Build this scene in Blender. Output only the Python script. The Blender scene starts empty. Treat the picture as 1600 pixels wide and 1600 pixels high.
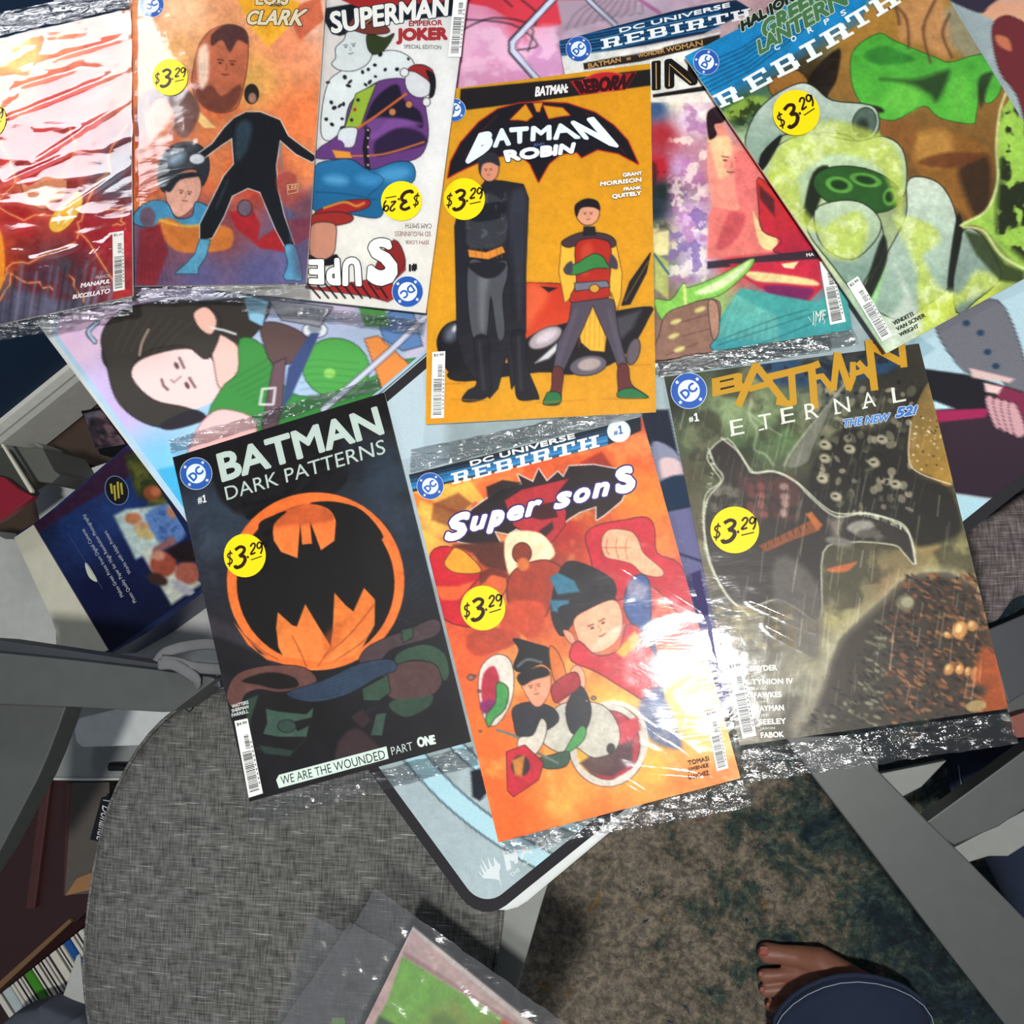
import bpy, bmesh, math, random
import numpy as np
from math import radians, cos, sin, pi
from mathutils import Vector, Matrix
random.seed(7)
S = bpy.context.scene
# ------------------------------------------------------------------ camera
F_PX, PITCH, ROLL, CAM_Z = 1350.0, radians(6.35), radians(9.0), 1.348
Rx = np.array([[1,0,0],[0,cos(PITCH),-sin(PITCH)],[0,sin(PITCH),cos(PITCH)]])
Ry = np.array([[cos(ROLL),0,sin(ROLL)],[0,1,0],[-sin(ROLL),0,cos(ROLL)]])
CR = Ry @ Rx
cam = bpy.data.objects.new('camera', bpy.data.cameras.new('camera'))
S.collection.objects.link(cam); S.camera = cam
cam.matrix_world = Matrix.Translation((0,0,CAM_Z)) @ Matrix([list(r) for r in CR]).to_4x4()
cam.data.sensor_width = 36; cam.data.sensor_fit = 'HORIZONTAL'
cam.data.lens = 36*F_PX/1600; cam.data.clip_start = .02
# ------------------------------------------------------------------ world, lights, exposure
S.view_settings.view_transform = 'Standard'; S.view_settings.look = 'None'
S.view_settings.gamma = 1; S.view_settings.exposure = 0.0
S.view_settings.use_curve_mapping = False
W = bpy.data.worlds.new('world'); S.world = W; W.use_nodes = True
W.node_tree.nodes['Background'].inputs[0].default_value = (.80,.88,1,1)
W.node_tree.nodes['Background'].inputs[1].default_value = .20
def area(name, loc, target, size, power, col):
    l = bpy.data.lights.new(name, 'AREA'); l.shape = 'DISK'; l.size = size; l.energy = power; l.color = col
    o = bpy.data.objects.new(name, l); S.collection.objects.link(o); o.location = loc
    o.rotation_euler = (Vector(target)-Vector(loc)).to_track_quat('-Z','Y').to_euler(); return o
area('ceiling_lamp_light', (.12,-.16,2.42), (-.1,.0,.75), .13, 33, (1,.98,.95))
area('wall_lamp_light', (-.632,.580,.983), (-.46,.42,.765), .25, 2.6, (.93,.95,1))
# ------------------------------------------------------------------ measuring helpers
def at(u, v, z):
    c = np.array([(u-800)/F_PX, (800-v)/F_PX, -1.0]); d = CR @ c; t = (z-CAM_Z)/d[2]
    return Vector((d[0]*t, d[1]*t, z))
def proj(P):
    c = (np.asarray(P)-np.array([0,0,CAM_Z])) @ CR
    return 800+F_PX*c[...,0]/-c[...,2], 800-F_PX*c[...,1]/-c[...,2]
def lin(h):
    h = h.lstrip('#'); a = np.array([int(h[i:i+2],16)/255 for i in (0,2,4)])
    return a
def s2l(a): return np.where(a <= .04045, a/12.92, ((a+.055)/1.055)**2.4)
# ------------------------------------------------------------------ materials
MATS = {}
def mat(name, col=(.5,.5,.5), rough=.5, metal=0, **k):
    if name in MATS: return MATS[name]
    m = bpy.data.materials.new(name); m.use_nodes = True; nt = m.node_tree; b = nt.nodes['Principled BSDF']
    if isinstance(col, str): col = tuple(s2l(lin(col)))
    b.inputs['Base Color'].default_value = (*col,1); b.inputs['Roughness'].default_value = rough
    b.inputs['Metallic'].default_value = metal
    for kk, v in k.items(): b.inputs[kk.replace('_',' ')].default_value = v
    # a little procedural mottling on every plain material
    n = nt.nodes.new('ShaderNodeTexNoise'); n.inputs['Scale'].default_value = 60; n.inputs['Detail'].default_value = 4
    tc = nt.nodes.new('ShaderNodeTexCoord'); nt.links.new(tc.outputs['Object'], n.inputs['Vector'])
    mx = nt.nodes.new('ShaderNodeMix'); mx.data_type = 'RGBA'
    mx.inputs[6].default_value = (*[c*.86 for c in col],1); mx.inputs[7].default_value = (*[min(1,c*1.1) for c in col],1)
    nt.links.new(n.outputs['Fac'], mx.inputs[0]); nt.links.new(mx.outputs[2], b.inputs['Base Color'])
    MATS[name] = m; return m
def print_mat(name, rough, coat, mott=.10):
    m = bpy.data.materials.new(name); m.use_nodes = True; nt = m.node_tree; b = nt.nodes['Principled BSDF']
    a = nt.nodes.new('ShaderNodeAttribute'); a.attribute_name = 'Col'
    tc = nt.nodes.new('ShaderNodeTexCoord')
    n = nt.nodes.new('ShaderNodeTexNoise'); n.inputs['Scale'].default_value = 900; n.inputs['Detail'].default_value = 2
    nt.links.new(tc.outputs['Object'], n.inputs['Vector'])
    mr = nt.nodes.new('ShaderNodeMapRange'); mr.inputs[3].default_value = 1-mott; mr.inputs[4].default_value = 1+mott
    nt.links.new(n.outputs['Fac'], mr.inputs[0])
    vm = nt.nodes.new('ShaderNodeVectorMath'); vm.operation = 'SCALE'
    nt.links.new(a.outputs['Color'], vm.inputs[0]); nt.links.new(mr.outputs[0], vm.inputs['Scale'])
    nt.links.new(vm.outputs[0], b.inputs['Base Color'])
    b.inputs['Roughness'].default_value = rough; b.inputs['Coat Weight'].default_value = coat
    b.inputs['Coat Roughness'].default_value = .2; b.inputs['Specular IOR Level'].default_value = .22
    n2 = nt.nodes.new('ShaderNodeTexNoise'); n2.inputs['Scale'].default_value = 18; n2.inputs['Detail'].default_value = 1
    nt.links.new(tc.outputs['Object'], n2.inputs['Vector'])
    bp = nt.nodes.new('ShaderNodeBump'); bp.inputs['Strength'].default_value = .25; bp.inputs['Distance'].default_value = .004
    nt.links.new(n2.outputs['Fac'], bp.inputs['Height']); nt.links.new(bp.outputs[0], b.inputs['Normal'])
    MATS[name] = m; return m
PRINT = print_mat('glossy_print', .45, .05); CLOTHPRINT = print_mat('cloth_print', .8, 0, .16); INK = print_mat('ink', .5, .05, .03)
def film_mat(name, scale, strength, base=.008, rough=.085, tint=.975, haze=0, st=(.55,1.5,1)):
    m = bpy.data.materials.new(name); m.use_nodes = True; nt = m.node_tree; N = nt.nodes; L = nt.links
    N.remove(N['Principled BSDF']); out = N['Material Output']
    tr = N.new('ShaderNodeBsdfTransparent'); tr.inputs[0].default_value = (tint,tint,tint*1.005,1)
    gl = N.new('ShaderNodeBsdfGlossy'); gl.inputs['Roughness'].default_value = rough
    tc = N.new('ShaderNodeTexCoord'); mp = N.new('ShaderNodeMapping'); mp.inputs['Scale'].default_value = st
    L.new(tc.outputs['Object'], mp.inputs[0])
    n = N.new('ShaderNodeTexNoise'); n.inputs['Scale'].default_value = scale; n.inputs['Detail'].default_value = 5
    n.inputs['Distortion'].default_value = .6
    L.new(mp.outputs[0], n.inputs['Vector'])
    bp = N.new('ShaderNodeBump'); bp.inputs['Strength'].default_value = strength; bp.inputs['Distance'].default_value = .004
    L.new(n.outputs['Fac'], bp.inputs['Height']); L.new(bp.outputs[0], gl.inputs['Normal'])
    fr = N.new('ShaderNodeFresnel'); fr.inputs[0].default_value = 1.5; L.new(bp.outputs[0], fr.inputs['Normal'])
    ad = N.new('ShaderNodeMath'); ad.operation = 'ADD'; ad.inputs[1].default_value = base; ad.use_clamp = True
    L.new(fr.outputs[0], ad.inputs[0])
    mx = N.new('ShaderNodeMixShader'); L.new(ad.outputs[0], mx.inputs[0]); L.new(tr.outputs[0], mx.inputs[1]); L.new(gl.outputs[0], mx.inputs[2])
    if haze:
        df = N.new('ShaderNodeBsdfDiffuse'); df.inputs[0].default_value = (.75,.77,.8,1); m2 = N.new('ShaderNodeMixShader'); m2.inputs[0].default_value = haze
        L.new(mx.outputs[0], m2.inputs[1]); L.new(df.outputs[0], m2.inputs[2]); mx = m2
    L.new(mx.outputs[0], out.inputs[0]); MATS[name] = m; return m
FILM = film_mat('clear_poly_film', 34, .13); CRIMP = film_mat('crinkled_poly_film', 95, 1.0, .10, .10, .70, .012, (.38,1.9,1))
def fabric_mat(name, c1, c2, c3, warm=0):
    m = bpy.data.materials.new(name); m.use_nodes = True; nt = m.node_tree; N = nt.nodes; L = nt.links; b = N['Principled BSDF']
    tc = N.new('ShaderNodeTexCoord')
    def aniso(sx, sy, rot, det=3):
        mp = N.new('ShaderNodeMapping'); mp.inputs['Scale'].default_value = (sx,sy,20); mp.inputs['Rotation'].default_value = (0,0,rot)
        n = N.new('ShaderNodeTexNoise'); n.inputs['Scale'].default_value = 1; n.inputs['Detail'].default_value = det
        L.new(tc.outputs['Object'], mp.inputs[0]); L.new(mp.outputs[0], n.inputs['Vector']); return n
    R0 = warm
    a = aniso(42, 640, R0); c = aniso(640, 55, R0); big = aniso(90, 90, 0)
    mx = N.new('ShaderNodeMix'); mx.data_type = 'FLOAT'; mx.inputs[0].default_value = .5
    L.new(a.outputs['Fac'], mx.inputs[2]); L.new(c.outputs['Fac'], mx.inputs[3])
    m2 = N.new('ShaderNodeMix'); m2.data_type = 'FLOAT'; m2.inputs[0].default_value = .22
    L.new(mx.outputs[0], m2.inputs[2]); L.new(big.outputs['Fac'], m2.inputs[3])
    cr = N.new('ShaderNodeValToRGB'); e = cr.color_ramp.elements
    e[0].position = .38; e[0].color = (*s2l(lin(c1)),1); e[1].position = .66; e[1].color = (*s2l(lin(c3)),1)
    k = e.new(.5); k.color = (*s2l(lin(c2)),1)
    L.new(m2.outputs[0], cr.inputs[0])
    # sparse light slub threads
    st = aniso(30, 900, R0, 1); gt = N.new('ShaderNodeMapRange'); gt.inputs[1].default_value = .67; gt.inputs[2].default_value = .78
    L.new(st.outputs['Fac'], gt.inputs[0])
    m3 = N.new('ShaderNodeMix'); m3.data_type = 'RGBA'; L.new(gt.outputs[0], m3.inputs[0]); L.new(cr.outputs[0], m3.inputs[6])
    m3.inputs[7].default_value = (*s2l(lin('B4B4B0')),1)
    L.new(m3.outputs[2], b.inputs['Base Color']); b.inputs['Roughness'].default_value = .92
    bp = N.new('ShaderNodeBump'); bp.inputs['Strength'].default_value = .5; bp.inputs['Distance'].default_value = .001
    L.new(m2.outputs[0], bp.inputs['Height']); L.new(bp.outputs[0], b.inputs['Normal'])
    MATS[name] = m; return m
def rug_mat():
    m = bpy.data.materials.new('rug_pile'); m.use_nodes = True; nt = m.node_tree; N = nt.nodes; L = nt.links; b = N['Principled BSDF']
    tc = N.new('ShaderNodeTexCoord')
    def noise(s, det, off=0, dist=0, sc=(1,1,1), rot=0):
        mp = N.new('ShaderNodeMapping'); mp.inputs['Location'].default_value = (off,off*.7,0)
        mp.inputs['Scale'].default_value = sc; mp.inputs['Rotation'].default_value = (0,0,rot)
        n = N.new('ShaderNodeTexNoise'); n.inputs['Scale'].default_value = s; n.inputs['Detail'].default_value = det
        n.inputs['Distortion'].default_value = dist; n.inputs['Roughness'].default_value = .76
        L.new(tc.outputs['Object'], mp.inputs[0]); L.new(mp.outputs[0], n.inputs['Vector']); return n
    sx = N.new('ShaderNodeSeparateXYZ'); L.new(tc.outputs['Object'], sx.inputs[0])
    def ramp(n, stops, shift=0):
        cr = N.new('ShaderNodeValToRGB'); cr.color_ramp.interpolation = 'LINEAR'
        e = cr.color_ramp.elements; e[0].position = stops[0][0]; e[0].color = (*s2l(lin(stops[0][1])),1)
        e[1].position = stops[-1][0]; e[1].color = (*s2l(lin(stops[-1][1])),1)
        for p, c in stops[1:-1]: q = e.new(p); q.color = (*s2l(lin(c)),1)
        if shift:
            g = N.new('ShaderNodeMath'); g.operation = 'MULTIPLY_ADD'; g.inputs[1].default_value = -shift; g.inputs[2].default_value = shift*.16; L.new(sx.outputs['X'], g.inputs[0])
            k = N.new('ShaderNodeMath'); L.new(g.outputs[0], k.inputs[0]); L.new(n.outputs['Fac'], k.inputs[1]); L.new(k.outputs[0], cr.inputs[0])
        else: L.new(n.outputs['Fac'], cr.inputs[0])
        return cr
    base = ramp(noise(15, 12, 0, .5), [(.0,'182830'),(.36,'20343E'),(.42,'3E5250'),(.48,'566258'),(.515,'7C7466'),(.58,'968C7E'),(1,'AAA092')], .5)
    fine = ramp(noise(75, 5, 3, .3), [(0,'0A0C10'),(.40,'3A3C3C'),(.50,'8A8880'),(.60,'C8C2B4'),(1,'F8F0E0')])
    mx = N.new('ShaderNodeMix'); mx.data_type = 'RGBA'; mx.blend_type = 'OVERLAY'; mx.inputs[0].default_value = .66
    L.new(base.outputs[0], mx.inputs[6]); L.new(fine.outputs[0], mx.inputs[7])
    def overlay(prev, n, lo, hi, col):
        g = N.new('ShaderNodeMapRange'); g.inputs[1].default_value = lo; g.inputs[2].default_value = hi; L.new(n.outputs['Fac'], g.inputs[0])
        q = N.new('ShaderNodeMix'); q.data_type = 'RGBA'; L.new(g.outputs[0], q.inputs[0]); L.new(prev, q.inputs[6])
        q.inputs[7].default_value = (*s2l(lin(col)),1); return q.outputs[2]
    o = overlay(mx.outputs[2], noise(9, 8, 11, .5), .63, .66, '8A3A2A')
    o = overlay(o, noise(10, 8, 27, .5), .62, .655, '9A7438')
    o = overlay(o, noise(30, 7, 41, .6), .62, .65, '1B2E44')
    L.new(o, b.inputs['Base Color']); b.inputs['Roughness'].default_value = 1
    bp = N.new('ShaderNodeBump'); bp.inputs['Strength'].default_value = .9; bp.inputs['Distance'].default_value = .004
    L.new(noise(260, 3, 5).outputs['Fac'], bp.inputs['Height']); L.new(bp.outputs[0], b.inputs['Normal'])
    MATS['rug_pile'] = m; return m
def denim_mat():
    m = mat('denim', '26324A', .95); nt = m.node_tree; b = nt.nodes['Principled BSDF']
    n = nt.nodes.new('ShaderNodeTexNoise'); n.inputs['Scale'].default_value = 900
    bp = nt.nodes.new('ShaderNodeBump'); bp.inputs['Strength'].default_value = .4; bp.inputs['Distance'].default_value = .001
    nt.links.new(n.outputs['Fac'], bp.inputs['Height']); nt.links.new(bp.outputs[0], b.inputs['Normal']); return m
# ------------------------------------------------------------------ object helpers
def link(name, me, parent=None, m=None, smooth=False):
    o = bpy.data.objects.new(name, me); S.collection.objects.link(o)
    if m: me.materials.append(m)
    if smooth: me.polygons.foreach_set('use_smooth', [True]*len(me.polygons))
    if parent:
        o.parent = parent; o.matrix_parent_inverse = pmat(parent).inverted()
    return o
def pmat(o):
    M = Matrix.Translation(o.location)
    return M if not o.parent else pmat(o.parent) @ o.matrix_parent_inverse @ M
def thing(name, label, cat, loc, group=None):
    o = bpy.data.objects.new(name, None); S.collection.objects.link(o); o.location = loc; o.empty_display_size = .02
    o['label'] = label; o['category'] = cat
    if group: o['group'] = group
    return o
def tag(o, label=None, cat=None, group=None, kind=None):
    if label: o['label'] = label
    if cat: o['category'] = cat
    if group: o['group'] = group
    if kind: o['kind'] = kind
    return o
def mesh(name, vs, fs):
    me = bpy.data.meshes.new(name); me.from_pydata([tuple(v) for v in vs], [], fs); me.update(); return me
def prism(name, top, thick, m, parent=None, bev=0, bot=None):
    """top: list of world points (clockwise or not); extruded down by thick"""
    n = len(top); top = [Vector(p) for p in top]
    ar = sum(top[i].x*top[(i+1)%n].y-top[(i+1)%n].x*top[i].y for i in range(n))
    if ar < 0: top = top[::-1]
    vs = top + [p-Vector((0,0,thick)) for p in top]
    fs = [list(range(n)), list(range(2*n-1,n-1,-1))] + [[i,i+n,(i+1)%n+n,(i+1)%n] for i in range(n)]
    me = mesh(name, vs, fs)
    if bev:
        b = bmesh.new(); b.from_mesh(me); bmesh.ops.bevel(b, geom=list(b.edges), offset=bev, segments=2, profile=.6, affect='EDGES', clamp_overlap=True)
        b.to_mesh(me); b.free()
    return link(name, me, parent, m)
def ppx(pts, z): return [at(u,v,z) for u,v in pts]
def smoothpts(pts, k=4, closed=True):
    pts = [np.array(p, float) for p in pts]; n = len(pts); out = []
    rng = range(n) if closed else range(n-1)
    for i in rng:
        g = (lambda j: pts[j % n]) if closed else (lambda j: pts[min(max(j,0),n-1)])
        p0,p1,p2,p3 = g(i-1),g(i),g(i+1),g(i+2)
        for t in np.arange(k)/k:
            out.append(.5*((2*p1)+(-p0+p2)*t+(2*p0-5*p1+4*p2-p3)*t*t+(-p0+3*p1-3*p2+p3)*t**3))
    if not closed: out.append(pts[-1])
    return out
def tube(name, pts, r, m, parent=None, seg=8, flat=1.0, closed=False):
    pts = [Vector(p) for p in pts]; n = len(pts); vs = []; fs = []
    for i,p in enumerate(pts):
        a = pts[(i-1)%n] if (i or closed) else p; b = pts[(i+1)%n] if (i < n-1 or closed) else p
        d = (b-a).normalized(); s = d.cross(Vector((0,0,1)))
        s = s.normalized() if s.length > 1e-5 else Vector((1,0,0)); u = s.cross(d)
        for k in range(seg):
            t = 2*pi*k/seg; vs.append(p+s*cos(t)*r+u*sin(t)*r*flat)
    for i in range(n if closed else n-1):
        j = (i+1)%n
        for k in range(seg): fs.append([i*seg+k, i*seg+(k+1)%seg, j*seg+(k+1)%seg, j*seg+k])
    if not closed: fs += [list(range(seg))[::-1], [(n-1)*seg+k for k in range(seg)]]
    return link(name, mesh(name, vs, fs), parent, m, True)
def pillow(name, outline, z, thick, m, parent=None):
    o = np.array([(p[0],p[1]) for p in outline]); c = o.mean(0); n = len(o)
    prof = [(1-.035,-thick),(1-.008,-thick*.8),(1,-thick*.5),(1-.008,-thick*.22),(1-.03,-.004),(1-.09,0.0),(.6,.004),(.25,.006)]
    vs = []; fs = []
    for s,h in prof:
        for p in o: q = c+(p-c)*s; vs.append((q[0],q[1],z+h))
    for i in range(len(prof)-1):
        for k in range(n): fs.append([i*n+k, i*n+(k+1)%n, (i+1)*n+(k+1)%n, (i+1)*n+k])
    fs += [[(len(prof)-1)*n+k for k in range(n)], list(range(n))[::-1]]
    return link(name, mesh(name, vs, fs), parent, m, True)
# ------------------------------------------------------------------ numpy noise and print raster
def vnoise(x, y, seed):
    r = np.random.RandomState(seed).rand(97,97); xi = np.floor(x).astype(int); yi = np.floor(y).astype(int)
    fx = x-xi; fy = y-yi; fx = fx*fx*(3-2*fx); fy = fy*fy*(3-2*fy)
    g = lambda a,b: r[a%97,b%97]
    return (g(xi,yi)*(1-fx)+g(xi+1,yi)*fx)*(1-fy)+(g(xi,yi+1)*(1-fx)+g(xi+1,yi+1)*fx)*fy
def fbm(x, y, seed, o=4):
    s = 0; a = .5; t = 0
    for i in range(o): s = s+a*vnoise(x*2**i+i*17.3, y*2**i+i*5.1, seed+i); t += a; a *= .55
    return s/t
class Ras:
    """colour per vertex of a printed sheet, addressed in the photograph's pixels"""
    def __init__(s, P, cell=.001):
        s.U, s.V = proj(P); s.mf = cell*2150*1.15; s.c = np.zeros((len(P),3)); s.o = (0,0,1)
    def T(s, ox, oy, k): s.o = (ox,oy,k); return s
    def tp(s, pts): ox,oy,k = s.o; return [(ox+x/k, oy+y/k) for x,y in pts]
    def fill(s, h): s.c[:] = lin(h)
    def base(s, samp, p=2.5):
        w = np.zeros(len(s.U)); a = np.zeros_like(s.c)
        for x,y,h in samp:
            (x,y), = s.tp([(x,y)]); d = ((s.U-x)**2+(s.V-y)**2+30)**(-p/2); w += d; a += d[:,None]*lin(h)
        s.c = a/w[:,None]
    def _mix(s, idx, cov, col): s.c[idx] = s.c[idx]*(1-cov[:,None])+col*cov[:,None]
    def _sd(s, x, y, pts):
        n = len(pts); best = np.full(len(x), 1e9); ins = np.zeros(len(x), bool)
        for i in range(n):
            x1,y1 = pts[i]; x2,y2 = pts[(i+1)%n]; dx,dy = x2-x1,y2-y1; L = dx*dx+dy*dy+1e-9
            t = np.clip(((x-x1)*dx+(y-y1)*dy)/L,0,1); best = np.minimum(best,(x-x1-t*dx)**2+(y-y1-t*dy)**2)
            if y1 != y2:
                ins ^= ((y1>y)!=(y2>y)) & (x < dx*(y-y1)/(y2-y1)+x1)
        d = np.sqrt(best); return np.where(ins,d,-d)
    def poly(s, pts, h, a=1, f=1.2, sm=0, h2=None, ax=None, ink=None, iw=1.0, k=4):
        pts = s.tp(pts); f = max(f,s.mf)
        if sm: pts = smoothpts(pts, k)
        xs = [p[0] for p in pts]; ys = [p[1] for p in pts]; m = f+iw*2
        idx = np.nonzero((s.U>min(xs)-m)&(s.U<max(xs)+m)&(s.V>min(ys)-m)&(s.V<max(ys)+m))[0]
        if not len(idx): return
        x,y = s.U[idx],s.V[idx]; sd = s._sd(x,y,pts)
        col = np.tile(lin(h),(len(idx),1))
        if h2:
            x0,y0,x1,y1 = (*s.tp([ax[:2]])[0], *s.tp([ax[2:]])[0]) if ax else (0,min(ys),0,max(ys))
            t = np.clip(((x-x0)*(x1-x0)+(y-y0)*(y1-y0))/((x1-x0)**2+(y1-y0)**2),0,1)[:,None]; col = col*(1-t)+lin(h2)*t
        if ink: s._mix(idx, np.clip((sd+iw)/s.mf+.5,0,1)*a, lin(ink))
        s._mix(idx, np.clip(sd/f+.5,0,1)*a, col)
    def ell(s, cx, cy, rx, ry, h, ang=0, **k):
        t = np.linspace(0,2*pi,(22 if max(rx,ry)/s.o[2] < 30 else 60))[:-1]; A = radians(ang)
        s.poly([(cx+rx*cos(q)*cos(A)-ry*sin(q)*sin(A), cy+rx*cos(q)*sin(A)+ry*sin(q)*cos(A)) for q in t], h, **k)
    def line(s, pts, w, h, a=1, f=1.0, sm=0):
        pts = s.tp(pts); w = w/s.o[2]/2; f = max(f,s.mf)
        if w < f/2: a = a*max(.35,w/(f/2)); w = f/2
        if sm: pts = smoothpts(pts, 4, False)
        xs = [p[0] for p in pts]; ys = [p[1] for p in pts]; m = w+f
        idx = np.nonzero((s.U>min(xs)-m)&(s.U<max(xs)+m)&(s.V>min(ys)-m)&(s.V<max(ys)+m))[0]
        if not len(idx): return
        x,y = s.U[idx],s.V[idx]; best = np.full(len(x),1e9)
        for (x1,y1),(x2,y2) in zip(pts,pts[1:]):
            dx,dy = x2-x1,y2-y1; t = np.clip(((x-x1)*dx+(y-y1)*dy)/(dx*dx+dy*dy+1e-9),0,1)
            best = np.minimum(best,(x-x1-t*dx)**2+(y-y1-t*dy)**2)
        s._mix(idx, np.clip((w-np.sqrt(best))/f+.5,0,1)*a, lin(h))
    def blot(s, h, scale, lo, hi, a=1, seed=0, pts=None, f=12, sx=1, sy=1, rot=0):
        x,y = s.U,s.V; c,q = cos(rot),sin(rot); X = (x*c+y*q)*sx/scale; Y = (-x*q+y*c)*sy/scale
        n = fbm(X,Y,seed,4); cov = np.clip((n-lo)/(hi-lo),0,1)*a
        if pts is not None: cov = cov*np.clip(s._sd(x,y,s.tp(pts))/f+.5,0,1)
        s.c = s.c*(1-cov[:,None])+lin(h)*cov[:,None]
    def face(s, cx, cy, k, ang=0, c='4A2420'):
        """a simple generic face: brows, eyes, nose, mouth"""
        A = radians(ang); q = lambda x,y: (cx+(x*cos(A)-y*sin(A))*k, cy+(x*sin(A)+y*cos(A))*k)
        for e in (-1,1):
            s.ell(*q(e*.38,-.15),k*.13,k*.07,c,ang,a=.85); s.line([q(e*.20,-.34),q(e*.56,-.36)],k*.09,c,.7)
        s.line([q(.02,-.1),q(.08,.2),q(-.04,.24)],k*.05,c,.55); s.line([q(-.2,.52),q(0,.56),q(.2,.5)],k*.08,c,.8)
    def bright(s, scale, amt, seed=0, o=4): s.c *= (1+amt*(fbm(s.U/scale,s.V/scale,seed,o)-.5)*2)[:,None]
    def streaks(s, box, n, L, w, h, a, ang, seed=0):
        r = random.Random(seed); x0,y0,x1,y1 = box
        for _ in range(n):
            x = r.uniform(x0,x1); y = r.uniform(y0,y1); l = L*r.uniform(.4,1.2); A = radians(ang+r.uniform(-3,3))
            s.line([(x,y),(x+sin(A)*l,y+cos(A)*l)], w*r.uniform(.5,1.1), h, a*r.uniform(.4,1))
    def rgba(s):
        return np.concatenate([s2l(np.clip(s.c,0,1)),np.ones((len(s.c),1))],1).astype(np.float32)
DETAIL = [.09]
def grid_sheet(name, corners, cell, paint, m, parent=None, outline=None):
    """corners TL,TR,BR,BL world; dense sheet whose vertex colours carry the print"""
    TL,TR,BR,BL = [np.array(c) for c in corners]
    nx = max(2,int(round(np.linalg.norm(TR-TL)/cell)))+1; ny = max(2,int(round(np.linalg.norm(BL-TL)/cell)))+1
    s,t = np.meshgrid(np.linspace(0,1,nx), np.linspace(0,1,ny)); s = s.ravel()[:,None]; t = t.ravel()[:,None]
    P = (TL*(1-s)+TR*s)*(1-t)+(BL*(1-s)+BR*s)*t
    i = np.arange(nx*ny).reshape(ny,nx)
    q = np.stack([i[:-1,:-1],i[1:,:-1],i[1:,1:],i[:-1,1:]],-1).reshape(-1,4)
    if outline is not None: P = outline(P, s.ravel(), t.ravel())
    me = bpy.data.meshes.new(name); me.vertices.add(len(P)); me.vertices.foreach_set('co', P.astype(np.float32).ravel())
    me.loops.add(q.size); me.loops.foreach_set('vertex_index', q.ravel().astype(np.int32))
    me.polygons.add(len(q)); me.polygons.foreach_set('loop_start', np.arange(0,q.size,4,dtype=np.int32))
    me.update(calc_edges=True)
    if paint:
        r = Ras(P, cell); paint(r)
        if m is PRINT: r.bright(15,DETAIL[0],51,3); r.bright(4.5,DETAIL[0]*.8,53,2)
        a = me.color_attributes.new('Col','FLOAT_COLOR','POINT'); a.data.foreach_set('color', r.rgba().ravel())
    me.polygons.foreach_set('use_smooth', [True]*len(me.polygons))
    return link(name, me, parent, m)
# ------------------------------------------------------------------ flat vector print (lettering, badges, bars)
_tc = {}
def glyphs(txt, bold=0.0, shear=0.0):
    k = (txt,bold,shear)
    if k in _tc: return _tc[k]
    cu = bpy.data.curves.new('t','FONT'); cu.body = txt; cu.offset = bold; cu.shear = shear; cu.resolution_u = 3
    cu.fill_mode = 'FRONT'; cu.space_character = 1+bold*2
    o = bpy.data.objects.new('t',cu); S.collection.objects.link(o)
    bpy.context.view_layer.update()
    me = o.to_mesh(); v = np.array([tuple(x.co[:2]) for x in me.vertices]); f = [list(p.vertices) for p in me.polygons]
    o.to_mesh_clear(); bpy.data.objects.remove(o); bpy.data.curves.remove(cu)
    _tc[k] = (v,f); return v,f
def homog(src, dst):
    A = []
    for (x,y),(u,v) in zip(src,dst):
        A.append([x,y,1,0,0,0,-u*x,-u*y]); A.append([0,0,0,x,y,1,-v*x,-v*y])
    b = [c for p in dst for c in p]; h = np.linalg.solve(np.array(A,float), np.array(b,float)); return np.append(h,1).reshape(3,3)
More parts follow.
